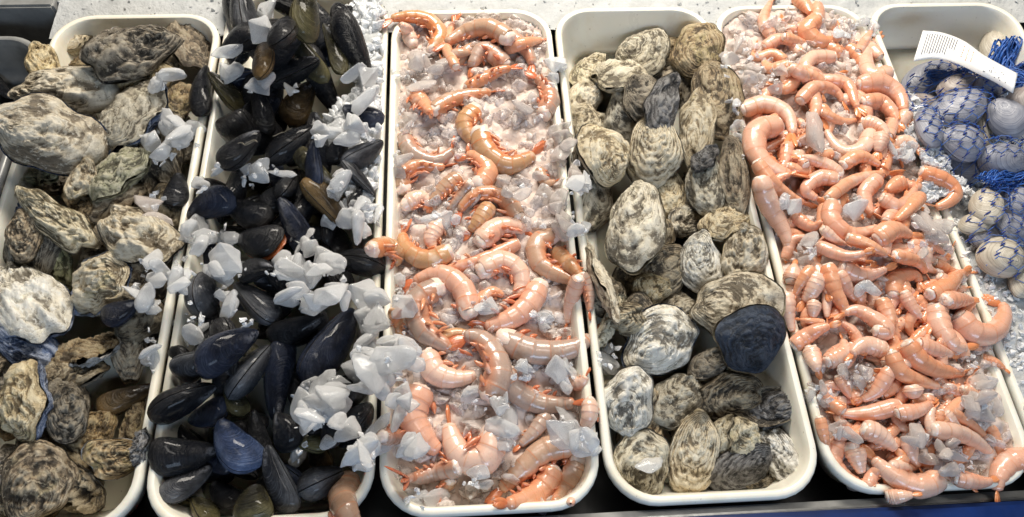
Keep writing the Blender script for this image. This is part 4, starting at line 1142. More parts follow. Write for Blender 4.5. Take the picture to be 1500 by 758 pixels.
# ------------------------------------------------------------------ fourth tray: round oysters
rng = np.random.default_rng(24); random.seed(24); SEED[0] = 4000
CRAG[0] = 1.15
FP = [(850, 130), (1060, 100), (1085, 300), (1110, 440), (1125, 600), (1085, 670), (930, 690), (895, 560), (870, 400)]
fillers(24, (850, 100, 1140, 710), lambda x, y: o(x, y, rng.uniform(70, 95), rng.uniform(50, 66), rng.uniform(0, 360), random.choice(['brown', 'dark', 'dark', 'dark']), 'half-hidden dull oyster', fill=True, thick=.28))  # fillers coloured dark to give the shade between the oysters
START = len(ITEMS)
for a in (
    (985, 120, 56, 40, 150, 'brown', 'brown oyster end'), (975, 78, 56, 52, 20, 'brown', 'brown oyster tucked behind the grey back oyster'), (865, 108, 62, 50, 60, 'grey', 'grey-brown oyster'),
    (1000, 456, 66, 50, 0, 'tan', 'tan oyster'), (1110, 702, 60, 40, 20, 'dark', 'dark oyster low at the front'), (1003, 285, 62, 22, 85, 'dark', 'thin dark oyster on edge', 75),
    (980, 285, 72, 46, 95, 'tan', 'tan oyster'), (1005, 322, 56, 44, 30, 'tan', 'tan oyster with a white fleck'), (1065, 325, 78, 58, 40, 'tan', 'rough tan oyster'),
    (960, 400, 105, 80, 35, 'dark', '*dark hollow oyster|dark green-brown oyster in the shadowed hollow mid tray'), (955, 425, 62, 44, 20, 'tan', 'tan knobbly oyster'), (895, 470, 80, 36, 70, 'grey', 'grey frilly oyster on edge', 45), (918, 468, 66, 42, 180, 'tan', 'tan ridged oyster'),
    (1045, 530, 72, 44, 20, 'dark', 'dark open oyster'),
    (1022, 74, 80, 72, 290, 'brown', '*brown ringed oyster|round brown-grey oyster with fine rings in the back right'), (942, 80, 74, 62, 160, 'grey', '*grey back oyster|round grey oyster with a dark rim, farthest back but one'),
    (855, 147, 56, 48, 60, 'cream', 'cream tan oyster at the left rim'), (862, 182, 66, 50, 170, 'tan', 'tan mottled oyster at the left rim'), (1050, 145, 102, 70, 100, 'brown', '*pale-spotted oyster|large grey-brown oyster with one pale spot, at the right rim'),
    (972, 156, 80, 54, 85, 'slate', '*smooth grey oyster|smooth slate-grey upright oyster in the back half'), (918, 174, 76, 68, 90, 'grey', '*rough pale-grey oyster|rough pale-grey rounded oyster in the back half, behind the striped one'),
    (907, 113, 86, 64, 140, 'grey', '*mauve-hinged oyster|grey and cream oyster with a mauve hinge cap near the back left'),
    (1075, 258, 100, 42, 100, 'brown', '*brown wedge oyster|brown wedge-shaped oyster leaning on the right rim', -30),
    (1034, 270, 84, 52, 92, 'grey', '*oblong capped oyster|oblong grey-brown oyster beside the brown wedge'), (1033, 232, 44, 34, 45, 'slate', 'small lavender-grey shell cap'),
    (957, 222, 92, 74, 100, 'cream', '*striped oyster|cream oyster with purple-grey curving stripes in mid tray', 0, 0, 0, None, False, .26, 0, None, .5, 1.8), (1022, 186, 100, 58, 260, 'cream', '*white-ended oyster|cream oyster with a rough white end hanging over a dark gap'),
    (872, 295, 78, 56, 80, 'tan', 'tan rounded oyster at the left rim'), (884, 227, 86, 82, 305, 'cream', '*shell-ringed cream oyster|round cream oyster with ringed shell by the left rim'),
    (880, 410, 136, 42, 98, 'tan', '*edge-on oyster|long tan-grey oyster standing on edge along the left rim', 40), (932, 330, 132, 86, 82, 'grey', '*tall double-lobed oyster|tall double-lobed oyster with a whitish blue lower half', 0, 0, 0, None, False, .26, 0, None, 1.7),
    (1090, 372, 80, 62, 80, 'cream', '*rough knobbly oyster|rough knobbly cream-grey oyster against the right rim', 0, 0, 0, None, False, .26, 0, None, 2.0), (1031, 388, 88, 66, 105, 'white', '*white smooth oyster|whitest smooth oyster with faint green, in mid tray', 0, 0, 0, 'dark', False, .24, 0, None, .6),
    (1080, 450, 128, 92, 175, 'tan', '*arched tan oyster|wide tan arched oyster behind the blue-reflecting shell'), (1100, 497, 104, 84, 300, 'deep', '*blue-reflecting shell|oyster shell with a painted blue reflection at the right rim', 8, 6, .003, 'brown', False, .2, 0, None, .5),
    (968, 500, 116, 92, 210, 'white', '*big whitish oyster|big whitish oyster with a blue-reflection lower edge, front half', 0, 0, 0, 'blue', False, .26, 0, None, 1.2),
    (1070, 582, 92, 66, 20, 'dark', '*dark ridged oyster|dark ridged oyster in front of the blue-reflecting shell', 0, 0, 0, None, False, .26, 0, None, 1, 2.0), (922, 590, 100, 70, 265, 'white', '*pale lumpy oyster|pale lumpy oyster narrowing to a bluish tip by the left rim', 0, 0, 0, None, False, .27, 0, None, 1.6), (991, 586, 94, 68, 60, 'grey', '*speckled oyster|black-and-white speckled oval oyster, front half', 0, 0, 0, None, False, .26, 0, None, 1.5),
    (1130, 592, 102, 56, 10, 'slate', '*gaping dark oyster|dark grey gaping oyster against the right rim', -25, 0, 0, 'dark', False, .24, 14),
    (1062, 636, 56, 46, 60, 'grey', 'small grey-brown oyster'), (1090, 640, 62, 54, 120, 'grey', 'small rough grey oyster'), (942, 678, 98, 78, 265, 'grey', '*front left speckled oyster|speckled grey oyster with frilled base in the front left corner', 0, 0, 0, 'lip', False, .26, 0, None, 1.5),
    (1016, 664, 118, 70, 82, 'cream', '*yellow striped oyster|yellow-cream striped oyster standing at the front rim', 0, 0, 0, None, False, .26, 0, None, .9, 1.8), (1143, 668, 104, 54, 118, 'white', '*cream and black oyster|cream and black oyster in the front right corner', -15, 0, 0, None, False, .26, 0, None, 1.3),
    (1085, 686, 98, 66, 32, 'slate', '*flat slate oyster|flat dark slate oyster at the front rim', 18, 0, 0, 'dark', False, .2, 0, None, .35),
): o(*a)
for (cx, cy, rx, ry, n, z_, nm) in ((850, 270, 10, 22, 6, 30, 'ice chunk on the left rim by the ringed cream oyster'), (850, 335, 8, 10, 3, 26, 'ice chip on the left rim behind the edge-on oyster'), (893, 528, 18, 20, 6, 38, 'glassy ice shard behind the pale lumpy oyster'), (1076, 158, 8, 12, 3, 24, 'ice chip on the right rim by the pale-spotted oyster'), (1086, 205, 8, 26, 6, 22, 'ice chip frozen to the right rim by the brown wedge'), (952, 685, 6, 6, 1, 42, 'single bluish ice lump on the front left speckled oyster')):
    ice_heap(cx, cy, rx, ry, n, z_, nm, nm.replace('chip', 'chips').replace('chunk', 'chunks').replace('shard', 'shards'))
SECT.append(('round-oyster tray', START, len(ITEMS)))

# ------------------------------------------------------------------ fifth tray: small pink shrimp
rng = np.random.default_rng(25); random.seed(25); SEED[0] = 5000
START = len(ITEMS)
P5 = ['pink', 'orange', 'pink', 'pale', 'orange']
FP = [(1130, 60), (1270, 60), (1330, 200), (1400, 400), (1450, 540), (1470, 660), (1300, 700), (1225, 660), (1180, 500), (1130, 300), (1100, 170)]


def fil5(x, y):
    a = rng.uniform(0, 6.28); b = rng.uniform(-1.4, 1.4); L = rng.uniform(24, 34)
    s([(x + L * math.cos(a + b), y + L * math.sin(a + b)), (x, y), (x - L * math.cos(a), y - L * math.sin(a))], rng.uniform(17, 22), random.choice(P5), '', five=True, fill=True, flesh=.3, legs=.5)


fillers(190, (1100, 60, 1470, 700), fil5)
for a in (
    ([(1130, 52), (1119, 28), (1136, -10)], 19), ([(1196, 8), (1194, 28), (1168, 42), (1148, 38), (1142, 22)], 23, 'pink', '*back ring shrimp|pink shrimp curled into a loop at the very back'), ([(1166, -4), (1180, 10), (1192, 26)], 22), ([(1120, 70), (1145, 58), (1176, 75)], 20), ([(1148, 54), (1168, 60), (1188, 64)], 17),
    ([(1197, 28), (1183, 46), (1205, 62), (1228, 54), (1222, 34)], 27, 'orange', '*round orange shrimp|round orange shrimp curled tight near the back'), ([(1150, 90), (1130, 80), (1105, 84), (1109, 60)], 20, 'orange', '*orange tail-up shrimp|orange shrimp with a white end, tail up, by the back left ice'),
    ([(1222, 84), (1190, 86), (1181, 102), (1206, 114), (1242, 106)], 22, 'pale', '*open ring shrimp|pale orange shrimp forming an open ring in the back half'), ([(1240, 68), (1258, 84), (1266, 105), (1258, 124)], 20, 'orange', '*white-knob shrimp|orange shrimp with a round white knob end in the back half'),
    ([(1256, 76), (1270, 55), (1282, 36)], 15), ([(1304, 106), (1278, 111), (1269, 90), (1275, 65), (1293, 50)], 26, 'pale', '*back right upright shrimp|pale pink shrimp standing upright on the back right rim'),
    ([(1258, 126), (1290, 124), (1318, 144), (1326, 184)], 31, 'pink', '*big right arch shrimp|big pink arching shrimp along the right rim, back half'), ([(1264, 150), (1290, 150), (1310, 170), (1320, 194)], 27), ([(1172, 148), (1195, 128), (1225, 135), (1242, 166)], 22), ([(1205, 118), (1240, 124), (1252, 150), (1264, 172)], 22),
    ([(1088, 162), (1120, 154), (1150, 166), (1160, 190), (1157, 218)], 29, 'pale', '*hooked left shrimp|pale hooked shrimp by the left rim, back half'), ([(1140, 184), (1110, 194), (1109, 226), (1136, 250), (1188, 260)], 37, 'pink', '*largest pink shrimp|largest pink shrimp, curved, against the left rim'),
    ([(1108, 238), (1130, 268), (1160, 290), (1198, 304)], 26, 'orange', '*long left shrimp|long straight orange shrimp slanting off the left rim'), ([(1274, 194), (1262, 218), (1235, 222), (1215, 200), (1205, 170)], 24, 'pale', '*crescent shrimp|pale crescent shrimp with a cream end in the back half'), ([(1203, 164), (1235, 178), (1267, 172)], 15, 'orange'),
    ([(1266, 178), (1290, 188), (1306, 206)], 24), ([(1292, 198), (1285, 228)], 24), ([(1235, 242), (1262, 230), (1302, 250)], 22), ([(1230, 256), (1205, 240), (1180, 232), (1158, 230)], 22, 'pale', '*white-headed pink shrimp|shrimp with a large white bare end, mid tray'),
    ([(1212, 292), (1245, 268), (1280, 257), (1325, 252)], 20), ([(1226, 264), (1200, 262), (1182, 280), (1214, 300)], 24, 'pink'), ([(1286, 262), (1267, 285), (1275, 310), (1292, 320)], 26), ([(1322, 268), (1305, 276), (1296, 286)], 26), ([(1292, 290), (1320, 301), (1352, 260)], 22, 'pink', '*bent elbow shrimp|pink shrimp bent like an elbow with tail raised, near the spilled ice'),
    ([(1350, 252), (1385, 266), (1399, 285), (1376, 302), (1348, 298)], 27, 'orange', '*ice-top shrimp|orange shrimp folded double on the spilled ice by the clams'), ([(1347, 288), (1325, 312), (1303, 330)], 24),
    ([(1220, 298), (1220, 325), (1245, 343), (1275, 338), (1306, 320)], 29, 'pink', '*crescent shrimp holding ice|glossy pink crescent shrimp cradling an ice chunk mid tray'), ([(1113, 262), (1125, 300), (1150, 345), (1156, 388)], 32, 'pale', '*translucent left shrimp|translucent orange-white shrimp lying along the left rim'),
    ([(1163, 316), (1190, 332), (1212, 316)], 20), ([(1205, 335), (1225, 352), (1247, 361)], 17), ([(1285, 352), (1310, 338), (1346, 350)], 31, 'orange'), ([(1242, 348), (1275, 360), (1312, 380)], 20), ([(1198, 360), (1240, 375), (1282, 366)], 22, 'pink'), ([(1310, 374), (1345, 385), (1362, 412)], 22, 'orange'), ([(1234, 391), (1265, 403), (1314, 388)], 25, 'pink', '*shallow crescent shrimp|smooth pink shallow crescent shrimp mid tray, tail right'),
    ([(1310, 432), (1314, 410), (1340, 404), (1352, 428)], 27, 'orange', '*white-and-red shrimp|shrimp with a white end and red legs, mid tray'), ([(1362, 432), (1385, 420), (1402, 404), (1424, 394)], 29, 'orange', '*tail-over-rim shrimp|orange shrimp pointing its tail over the right rim, mid tray'), ([(1159, 412), (1165, 384)], 28, 'pale'), ([(1196, 404), (1186, 430), (1172, 450)], 29, 'pale'), ([(1187, 393), (1172, 415), (1160, 442)], 18),
    ([(1212, 390), (1222, 425), (1236, 456), (1214, 467)], 27, 'orange', '*striped orange shrimp|ridged orange shrimp standing tail up, left half'), ([(1229, 400), (1245, 430), (1259, 450)], 20), ([(1193, 443), (1190, 472)], 23, 'pale'), ([(1290, 440), (1302, 470), (1296, 502)], 24, 'orange'), ([(1325, 430), (1340, 455), (1356, 472)], 20),
    ([(1207, 473), (1185, 470), (1164, 467)], 12, 'orange'), ([(1153, 431), (1156, 460), (1161, 486)], 24, 'pale', '*rim-perched shrimp|smooth peach shrimp perched upright on the left rim', dict(tail=False, legs=0, flesh=.3)), ([(1212, 530), (1236, 515), (1231, 488)], 27, 'pale', '*white-ended hook shrimp|hooked shrimp with a lavender white end, near the left rim'), ([(1163, 507), (1195, 485), (1228, 474)], 27, 'pink', '*smooth slanted shrimp|smooth pink straight shrimp slanting up from the left rim'),
    ([(1282, 486), (1298, 484), (1280, 468), (1250, 455), (1220, 472)][::1], 27, 'pink', '*white-bellied shrimp|arched pink shrimp with a white belly, front half'), ([(1297, 514), (1265, 507), (1238, 528)], 29, 'pale'), ([(1188, 512), (1200, 550)], 27, 'pale'), ([(1303, 542), (1282, 574), (1250, 592)], 23, 'pink'), ([(1228, 552), (1250, 590)], 19),
    ([(1345, 504), (1380, 515), (1404, 522)], 26, 'pink'), ([(1372, 448), (1379, 480), (1402, 508), (1434, 506)], 33, 'pale', '*white wide shrimp|whitish-pink thick shrimp in the right half'), ([(1384, 440), (1432, 440)], 29, 'pink'), ([(1404, 462), (1430, 488), (1460, 482), (1470, 452), (1440, 434)], 36, 'pink', '*big ring shrimp|biggest shrimp curled in a ring over the right rim'),
    ([(1306, 518), (1320, 545), (1355, 560), (1396, 572)], 27, 'orange', '*lower long orange shrimp|lower of two long orange shrimp sweeping right, front half'), ([(1328, 503), (1350, 530), (1390, 545), (1434, 545)], 31, 'orange', '*upper long orange shrimp|upper of two long orange shrimp sweeping right, front half'), ([(1438, 524), (1460, 532), (1478, 546)], 16, 'orange', '*orange tail on the right rim|slim orange shrimp tail resting on the right rim'),
    ([(1316, 594), (1265, 606), (1210, 604)], 28, 'pink', '*straight front shrimp|thick straight pink shrimp lying crosswise near the front'), ([(1201, 612), (1210, 650), (1220, 668)], 20, 'orange', '*left edge orange shrimp|orange shrimp squeezed against the left rim near the front'), ([(1335, 568), (1340, 588)], 29, 'pale'), ([(1314, 606), (1345, 600), (1373, 584)], 25), ([(1410, 570), (1442, 582)], 18),
    ([(1394, 604), (1425, 625), (1458, 652)], 18, 'orange'), ([(1368, 630), (1410, 638), (1440, 655), (1468, 682)], 29, 'pale', '*pale long front shrimp|pale long shrimp under ice near the front right'), ([(1265, 628), (1290, 640), (1322, 668)], 31, 'pale'), ([(1330, 638), (1335, 665), (1352, 694)], 29),
    ([(1232, 644), (1222, 675), (1245, 700), (1278, 706)], 27, 'pink'), ([(1250, 658), (1262, 694)], 31, 'pale', '*white-lump shrimp|shrimp showing a big ragged white lump at the front left', dict(tail=False, flesh=1.4)), ([(1388, 690), (1424, 715)], 25, 'pale'), ([(1378, 702), (1342, 711), (1300, 690), (1262, 652)], 37, 'pale', '*front pale shrimp|large pale pink shrimp lying over the front rim'), ([(1512, 672), (1480, 679), (1462, 704), (1463, 738)], 38, 'pink', '*front right hook shrimp|large pink hooked shrimp over the front rim at the right'),
    ([(1400, 700), (1440, 706), (1462, 700)], 26, 'pink'), ([(1300, 728), (1345, 724)], 22, 'pale'),
):
    kw = dict(five=True, flesh=random.choice((.25, .3, .4, .6)), legs=.4); kw.update(a[4] if len(a) > 4 else {})
    s(a[0], a[1] * 1.0, a[2] if len(a) > 2 else random.choice(P5), a[3] if len(a) > 3 else '', **kw)
for (cx, cy, rx, ry, n, z_, nm) in ((1085, 90, 24, 34, 12, 24, 'wet ice chunk in the back left ice of the pink shrimp tray'), (1125, 118, 34, 18, 10, 26, 'wet ice chunk beside the orange tail-up shrimp'), (1250, 40, 30, 20, 9, 20, 'crumb of ice near the back of the pink shrimp tray'), (1186, 190, 10, 14, 3, 36, 'pinkish ice chunk between two hooked shrimp'), (1322, 218, 18, 14, 6, 26, 'ice chunk at the right rim below the big arch'), (1255, 305, 12, 14, 4, 30, 'ice chunk cradled by the glossy crescent shrimp'), (1155, 300, 12, 10, 3, 28, 'ice chunk by the long left shrimp'), (1185, 365, 14, 16, 5, 24, 'wet ice chunk beside the translucent left shrimp'),
    (1360, 345, 26, 30, 13, 30, 'wet ice chunk in the clear patch by the right rim'), (1270, 425, 14, 8, 3, 26, 'ice chunk in front of the shallow crescent shrimp'), (1255, 545, 24, 16, 8, 26, 'wet ice chunk in front of the white-ended hook shrimp'), (1200, 580, 16, 22, 6, 26, 'wet ice chunk along the left rim near the front'), (1238, 635, 14, 10, 4, 26, 'wet ice chunk in front of the straight front shrimp'), (1440, 590, 24, 34, 14, 32, 'pinkish ice chunk along the right rim in the front half'), (1390, 670, 34, 20, 11, 30, 'pinkish ice chunk behind the front rim'), (1345, 640, 18, 16, 5, 28, 'pinkish ice chunk amid the front shrimp'), (1420, 530, 10, 8, 2, 22, 'small ice chip beside the upper long orange shrimp')):
    ice_heap(cx, cy, rx, ry, n, z_, nm, nm.replace('chunk', 'chunks').replace('crumb', 'crumbs').replace('chip', 'chips'))
SECT.append(('pink shrimp tray', START, len(ITEMS)))

# ------------------------------------------------------------------ sixth tray: clams in blue nets
rng = np.random.default_rng(26); random.seed(26); SEED[0] = 6000
FP = [(1385, 190), (1390, 110), (1470, 80), (1510, 120), (1510, 345), (1490, 345), (1450, 320), (1410, 225)]
fillers(15, (1320, 60, 1515, 415), lambda x, y: clam(x, y, rng.uniform(48, 60), rng.uniform(38, 46), rng.uniform(0, 360), random.choice([CL, CL, CLB]), 'half-hidden clam', fill=True))
START = len(ITEMS)
for a in (
    (1395, 215, 56, 42, 30, CL, 'half-hidden pale clam'), (1375, 108, 52, 40, 30, CLB, 'half-hidden brown clam'), (1425, 108, 52, 40, 150, CL, 'pale clam under the paper tag'), (1490, 245, 56, 42, 30, CL, 'pale clam at the photo edge'), (1500, 150, 50, 40, 30, CLB, 'brown clam under blue net'),
    (1445, 345, 50, 38, 30, CL, 'pale clam sunk in ice'), (1500, 410, 54, 42, 60, CLC, 'cream clam at the photo edge'),
    (1352, 152, 50, 30, 20, CLB, 'narrow brown clam'), (1402, 128, 48, 34, 5, CLB, 'brown clam under the tag'), (1445, 136, 48, 44, 100, CL, '*tag-side clam|grey clam directly in front of the paper tag'), (1458, 74, 54, 40, 95, CLC, '*cream bag-top clam|cream-coloured clam at the top of the net behind the paper tag'),
    (1357, 118, 60, 46, 30, CL, '*bluish corner clam|bluish white clam at the back left of the net bag'), (1360, 187, 58, 38, 95, CL, '*tall left clam|tall oval clam at the left edge of the net bag'), (1488, 205, 54, 42, 30, CL, 'pale clam near the right photo edge'), (1475, 174, 54, 40, 120, CL, 'grey ridged clam tilted on edge'),
    (1438, 192, 56, 36, 92, CLC, '*seam-up clam|oval clam tilted to show the seam between its shells', 34), (1415, 244, 60, 36, 170, CL, '*ice-edge clam|pale clam half sunk in the ice at the bag bottom'), (1410, 210, 62, 42, 165, CL, '*middle lavender clam|smooth lavender grey clam in the middle of the upper net bag'), (1468, 236, 72, 42, 3, CL, '*wide flat clam|widest grey clam, lying flat just behind the gathered blue net'), (1402, 161, 72, 54, 12, CL, '*big pale clam|biggest pale clam, egg-like, near the top of the net bag'),
    (1430, 328, 42, 36, 20, CLC, 'cream clam poking from ice'), (1446, 302, 54, 42, 95, CLC, '*tan lower-bag clam|tan oval clam just in front of the gathered blue net'), (1492, 298, 60, 50, 20, CL, 'grey clam just in front of the gathered net at the edge'), (1500, 376, 50, 42, 20, CLB, 'brownish clam at the photo edge'), (1466, 378, 66, 48, -45, CLC, '*slanted cream clam|slanted cream clam sunk in ice, lowest in the lower net bag'), (1482, 337, 60, 50, 15, CL, '*pale lower-bag clam|large pale round clam in the middle of the lower net bag'),
): clam(a[0], a[1], a[2] * 1.08, a[3] * 1.1, *a[4:])
SECT.append(('clam tray', START, len(ITEMS)))


# nets draped over the clams
def hsm(rad):
    H = HM.copy(); k = int(rad / HS)
    for ax in (0, 1):
        H = np.max([np.roll(H, q, ax) for q in range(-k, k + 1)], axis=0)
    for _ in range(3):
        for ax in (0, 1):
            H = (np.roll(H, 1, ax) + H + np.roll(H, -1, ax)) / 3
    return H


NH = .35 * hsm(.004) + .65 * hsm(.002)


def nz(x, y):
    i = min(max(int((x - HX0) / HS), 0), HNX - 1); j = min(max(int((y - HY0) / HS), 0), HNY - 1)
    return NH[i, j]


def netting(poly, parent, org, cell=.0158, rowh=.0105, seed=1):
    g = Geo(); kg = Geo()
    W = [at(x, y, .014) for x, y in poly]; P2 = [(p[0], p[1]) for p in W]
    x0, x1 = min(p[0] for p in P2), max(p[0] for p in P2); y0, y1 = min(p[1] for p in P2), max(p[1] for p in P2)
    nr = int((y1 - y0) / rowh) + 2; nc = int((x1 - x0) / cell) * 2 + 4
    def node(r, c):
        x = x0 + c * cell / 2; y = y0 + r * rowh + (1 if (r + c) % 2 else -1) * rowh * .22
        x += .006 * float(vn(x * 22, y * 22, seed)); y += .006 * float(vn(x * 22 + 9, y * 22, seed + 1))
        return x, y
    def seg(p, q, r=.00042):
        if not (inpoly(*p, P2) and inpoly(*q, P2)): return
        t = np.linspace(0, 1, 5)
        pts = np.array([(p[0] + (q[0] - p[0]) * u, p[1] + (q[1] - p[1]) * u, nz(p[0] + (q[0] - p[0]) * u, p[1] + (q[1] - p[1]) * u) + .0006) for u in t])
        g.add(*tube_geo(pts - org, r, 4))
    for r in range(nr):
        for c in range(nc):
            p = node(r, c); q = node(r, c + 1); seg(p, q)
            if (r + c) % 2:
                w = node(r + 1, c); seg(p, w)
                if inpoly(*p, P2):
                    mx_, my_ = .5 * (p[0] + w[0]), .5 * (p[1] + w[1])
                    pts = np.array([(mx_ + d * .0030, my_ + d * .0012, nz(mx_ + d * .003, my_ + d * .0012) + .0011) for d in (-1, -.3, .3, 1)])
                    kg.add(*tube_geo(pts - org, [.0004, .0010, .0010, .0004], 5))
    g.build('netting', NETM, parent)
    kg.build('net_knots', NETD, parent)['kind'] = 'stuff'


def strands(path, width, n, parent, org, name, lift=.008, rad=.0008, seed=0):
    r_ = np.random.default_rng(seed); g = Geo()
    W = np.array([at(x, y, 0) for x, y in path]); Wd = np.linalg.norm(at(path[0][0], path[0][1] + width, 0) - at(path[0][0], path[0][1], 0))
    Cc = crspline(W, 26); t = np.gradient(Cc, axis=0); t /= np.linalg.norm(t, axis=1)[:, None]; sd = np.cross([0, 0, 1], t)
    base = np.array([nz(p[0], p[1]) for p in Cc]); base = np.convolve(np.pad(base, 4, mode='edge'), np.ones(9) / 9, 'valid')
    for k in range(n):
        a = r_.uniform(-.5, .5); ph = r_.uniform(0, 6.28); fq = r_.uniform(1, 4)
        u = np.linspace(0, 1, 26)
        off = Wd * (a + .16 * np.sin(fq * u * 6.28 + ph)); hh = lift * (1 - (2 * a) ** 2) * r_.uniform(.5, 1) + .003 * np.sin(fq * 1.7 * u * 6.28 + ph * 2)
        pts = Cc + sd * off[:, None]; pts[:, 2] = base + hh + .001
        g.add(*tube_geo(pts - org, rad * r_.uniform(.7, 1.3), 4))
    g.build(name, NETM, parent)


o1 = at(1420, 180, 0)
n1 = empty('net_bag', Matrix.Translation(o1)); tag(n1, 'blue mesh bag of clams with a white paper tag lying on it', 'net bag')
netting([(1322, 175), (1322, 105), (1345, 82), (1400, 62), (1465, 42), (1485, 70), (1510, 90), (1515, 258), (1420, 275), (1350, 235)], n1, o1, seed=3)
strands([(1488, 52), (1490, 90), (1494, 128), (1500, 160)], 26, 60, n1, o1, 'gathered_neck', .022, .0013, 4)
strands([(1368, 96), (1400, 108), (1450, 128), (1490, 150)], 20, 26, n1, o1, 'net_fold', .004, .0006, 6)
o2 = at(1470, 330, 0)
n2 = empty('net_bag', Matrix.Translation(o2)); tag(n2, 'blue mesh bag of clams sunk in the ice, its gathered neck behind', 'net bag')
netting([(1408, 330), (1420, 285), (1515, 255), (1520, 425), (1480, 420), (1440, 395)], n2, o2, seed=5)
strands([(1422, 292), (1455, 274), (1490, 262), (1525, 254)], 24, 46, n2, o2, 'gathered_neck', .012, .0008, 5)

# paper tag
edge_t = [(1352, 45), (1380, 48), (1412, 60), (1440, 80), (1468, 96), (1491, 108)]
edge_b = [(1338, 90), (1368, 86), (1398, 92), (1432, 108), (1460, 122), (1484, 137)]
nu, nv = 40, 12
TB = crspline([(*p, 0) for p in edge_t], nu); BB = crspline([(*p, 0) for p in edge_b], nu)
hz = .016

TU = np.linspace(0, 1, 24); TZ = []
for u in TU:   # let the tag lie on whatever is below it
    k = min(int(u * (nu - 1)), nu - 1); q = [TB[k] * (1 - v) + BB[k] * v for v in np.linspace(0, 1, 7)]
    TZ.append(max(max(nz(*at(p[0], p[1], zz)[:2]) for p in q for zz in (.01, .03, .05)) + .007 - hz, 0))
TZ = [max(TZ[max(0, i - 2):i + 3]) for i in range(24)]
TZ = np.convolve(np.pad(TZ, 3, mode='edge'), np.ones(7) / 7, 'valid')


def tagpt(u, v):
    i = u * (nu - 1); k = min(int(i), nu - 2); f = i - k
    a = TB[k] * (1 - f) + TB[k + 1] * f; b = BB[k] * (1 - f) + BB[k + 1] * f
    z = hz + .008 * math.sin(u * math.pi * 1.15) + .006 * math.sin(v * math.pi) + (.006 * max(0, u - .75) / .25)
    p = a * (1 - v) + b * v
    return at(p[0], p[1], z + float(np.interp(u, TU, TZ)))


ot = at(1415, 90, hz)
tg = empty('paper_tag', Matrix.Translation(ot)); tag(tg, 'curved white paper tag with faint small printing on the blue net of clams', 'tag')
top_ = np.array([tagpt(i / (nu - 1), j / (nv - 1)) for i in range(nu) for j in range(nv)]) - ot
bot_ = top_ - [0, 0, .0004]
ff = [(i * nv + j, i * nv + j + 1, (i + 1) * nv + j + 1, (i + 1) * nv + j) for i in range(nu - 1) for j in range(nv - 1)]
N_ = nu * nv
rimf = []
bd = [(i, 0) for i in range(nu)] + [(nu - 1, j) for j in range(1, nv)] + [(i, nv - 1) for i in range(nu - 2, -1, -1)] + [(0, j) for j in range(nv - 2, 0, -1)]
for q in range(len(bd)):
    a = bd[q][0] * nv + bd[q][1]; b = bd[(q + 1) % len(bd)][0] * nv + bd[(q + 1) % len(bd)][1]
    rimf.append((a, b, b + N_, a + N_))
mk('sheet', np.vstack([top_, bot_]), ff + [tuple(x + N_ for x in q[::-1]) for q in ff] + rimf, PAPER, tg)


def printing(rows, name, mat):
    g = Geo()
    for (u0, u1, v0, v1) in rows:
        pts = [tagpt(u, v) + np.array([0, 0, .0005]) - ot for u, v in ((u0, v0), (u1, v0), (u1, v1), (u0, v1))]
        g.add(pts, [(0, 1, 2, 3)])
    g.build(name, mat, tg, smooth=False)


rws = []; rr_ = np.random.default_rng(2)
for k in range(13):
    u = .05 + k * .024; v = .10
    end = .80 - .02 * (k % 3) - (.25 if k > 9 else 0)
    while v < end:
        L_ = rr_.uniform(.02, .09); rws.append((u, u + .0095, v, min(v + L_, end))); v += L_ + .018
printing(rws, 'printing', INK)
rws = []
for k in range(14):
    u = rr_.uniform(.66, .95); v = rr_.uniform(.3, .8); rws.append((u, u + .010, v, v + .04))
printing(rws, 'faint_print', INK)
rws = []
for k in range(3):
    u = .42 + k * .05; v = .18
    while v < .7:
        L_ = rr_.uniform(.02, .07); rws.append((u, u + .011, v, v + L_)); v += L_ + .04
printing(rws, 'red_printing', INKR)

tag(BITS.build('ice_bits', ICE, None, False), None, None, None, 'stuff')

# ------------------------------------------------------------------ lamps: warm lights over the counter, cool daylight from the front
def area(name, loc, target, sx, sy, power, col):
    ld = bpy.data.lights.new(name, 'AREA'); ld.shape = 'RECTANGLE'; ld.size = sx; ld.size_y = sy; ld.energy = power; ld.color = col
    ob = bpy.data.objects.new(name, ld); COL.objects.link(ob); ob.location = loc
    ob.rotation_euler = (Vector(target) - Vector(loc)).to_track_quat('-Z', 'Y').to_euler()
    return ob


area('ceiling_light', (.30, .78, 1.15), (.18, -.30, 0), 1.0, .35, 44, (1, .93, .82))
area('ceiling_light', (.35, -.10, 1.7), (.2, -.3, 0), 1.2, .20, 8, (1, .95, .87))
area('window_light', (.45, -1.9, .9), (.25, -.5, 0), 1.1, .45, 14, (.60, .77, 1))
w = bpy.data.worlds.new('World'); sc.world = w; w.use_nodes = True
w.node_tree.nodes['Background'].inputs[0].default_value = (.80, .88, 1, 1)
w.node_tree.nodes['Background'].inputs[1].default_value = .03
sc.view_settings.view_transform = 'Standard'; sc.view_settings.look = 'None'; sc.view_settings.exposure = 0; sc.view_settings.gamma = 1
sc.cycles.use_denoising = True
sc.cycles.max_bounces = 10; sc.cycles.transmission_bounces = 8; sc.cycles.transparent_max_bounces = 16; sc.cycles.diffuse_bounces = 5; sc.cycles.glossy_bounces = 4
sc.cycles.caustics_refractive = True; sc.cycles.caustics_reflective = False
sc.cycles.sample_clamp_indirect = 6

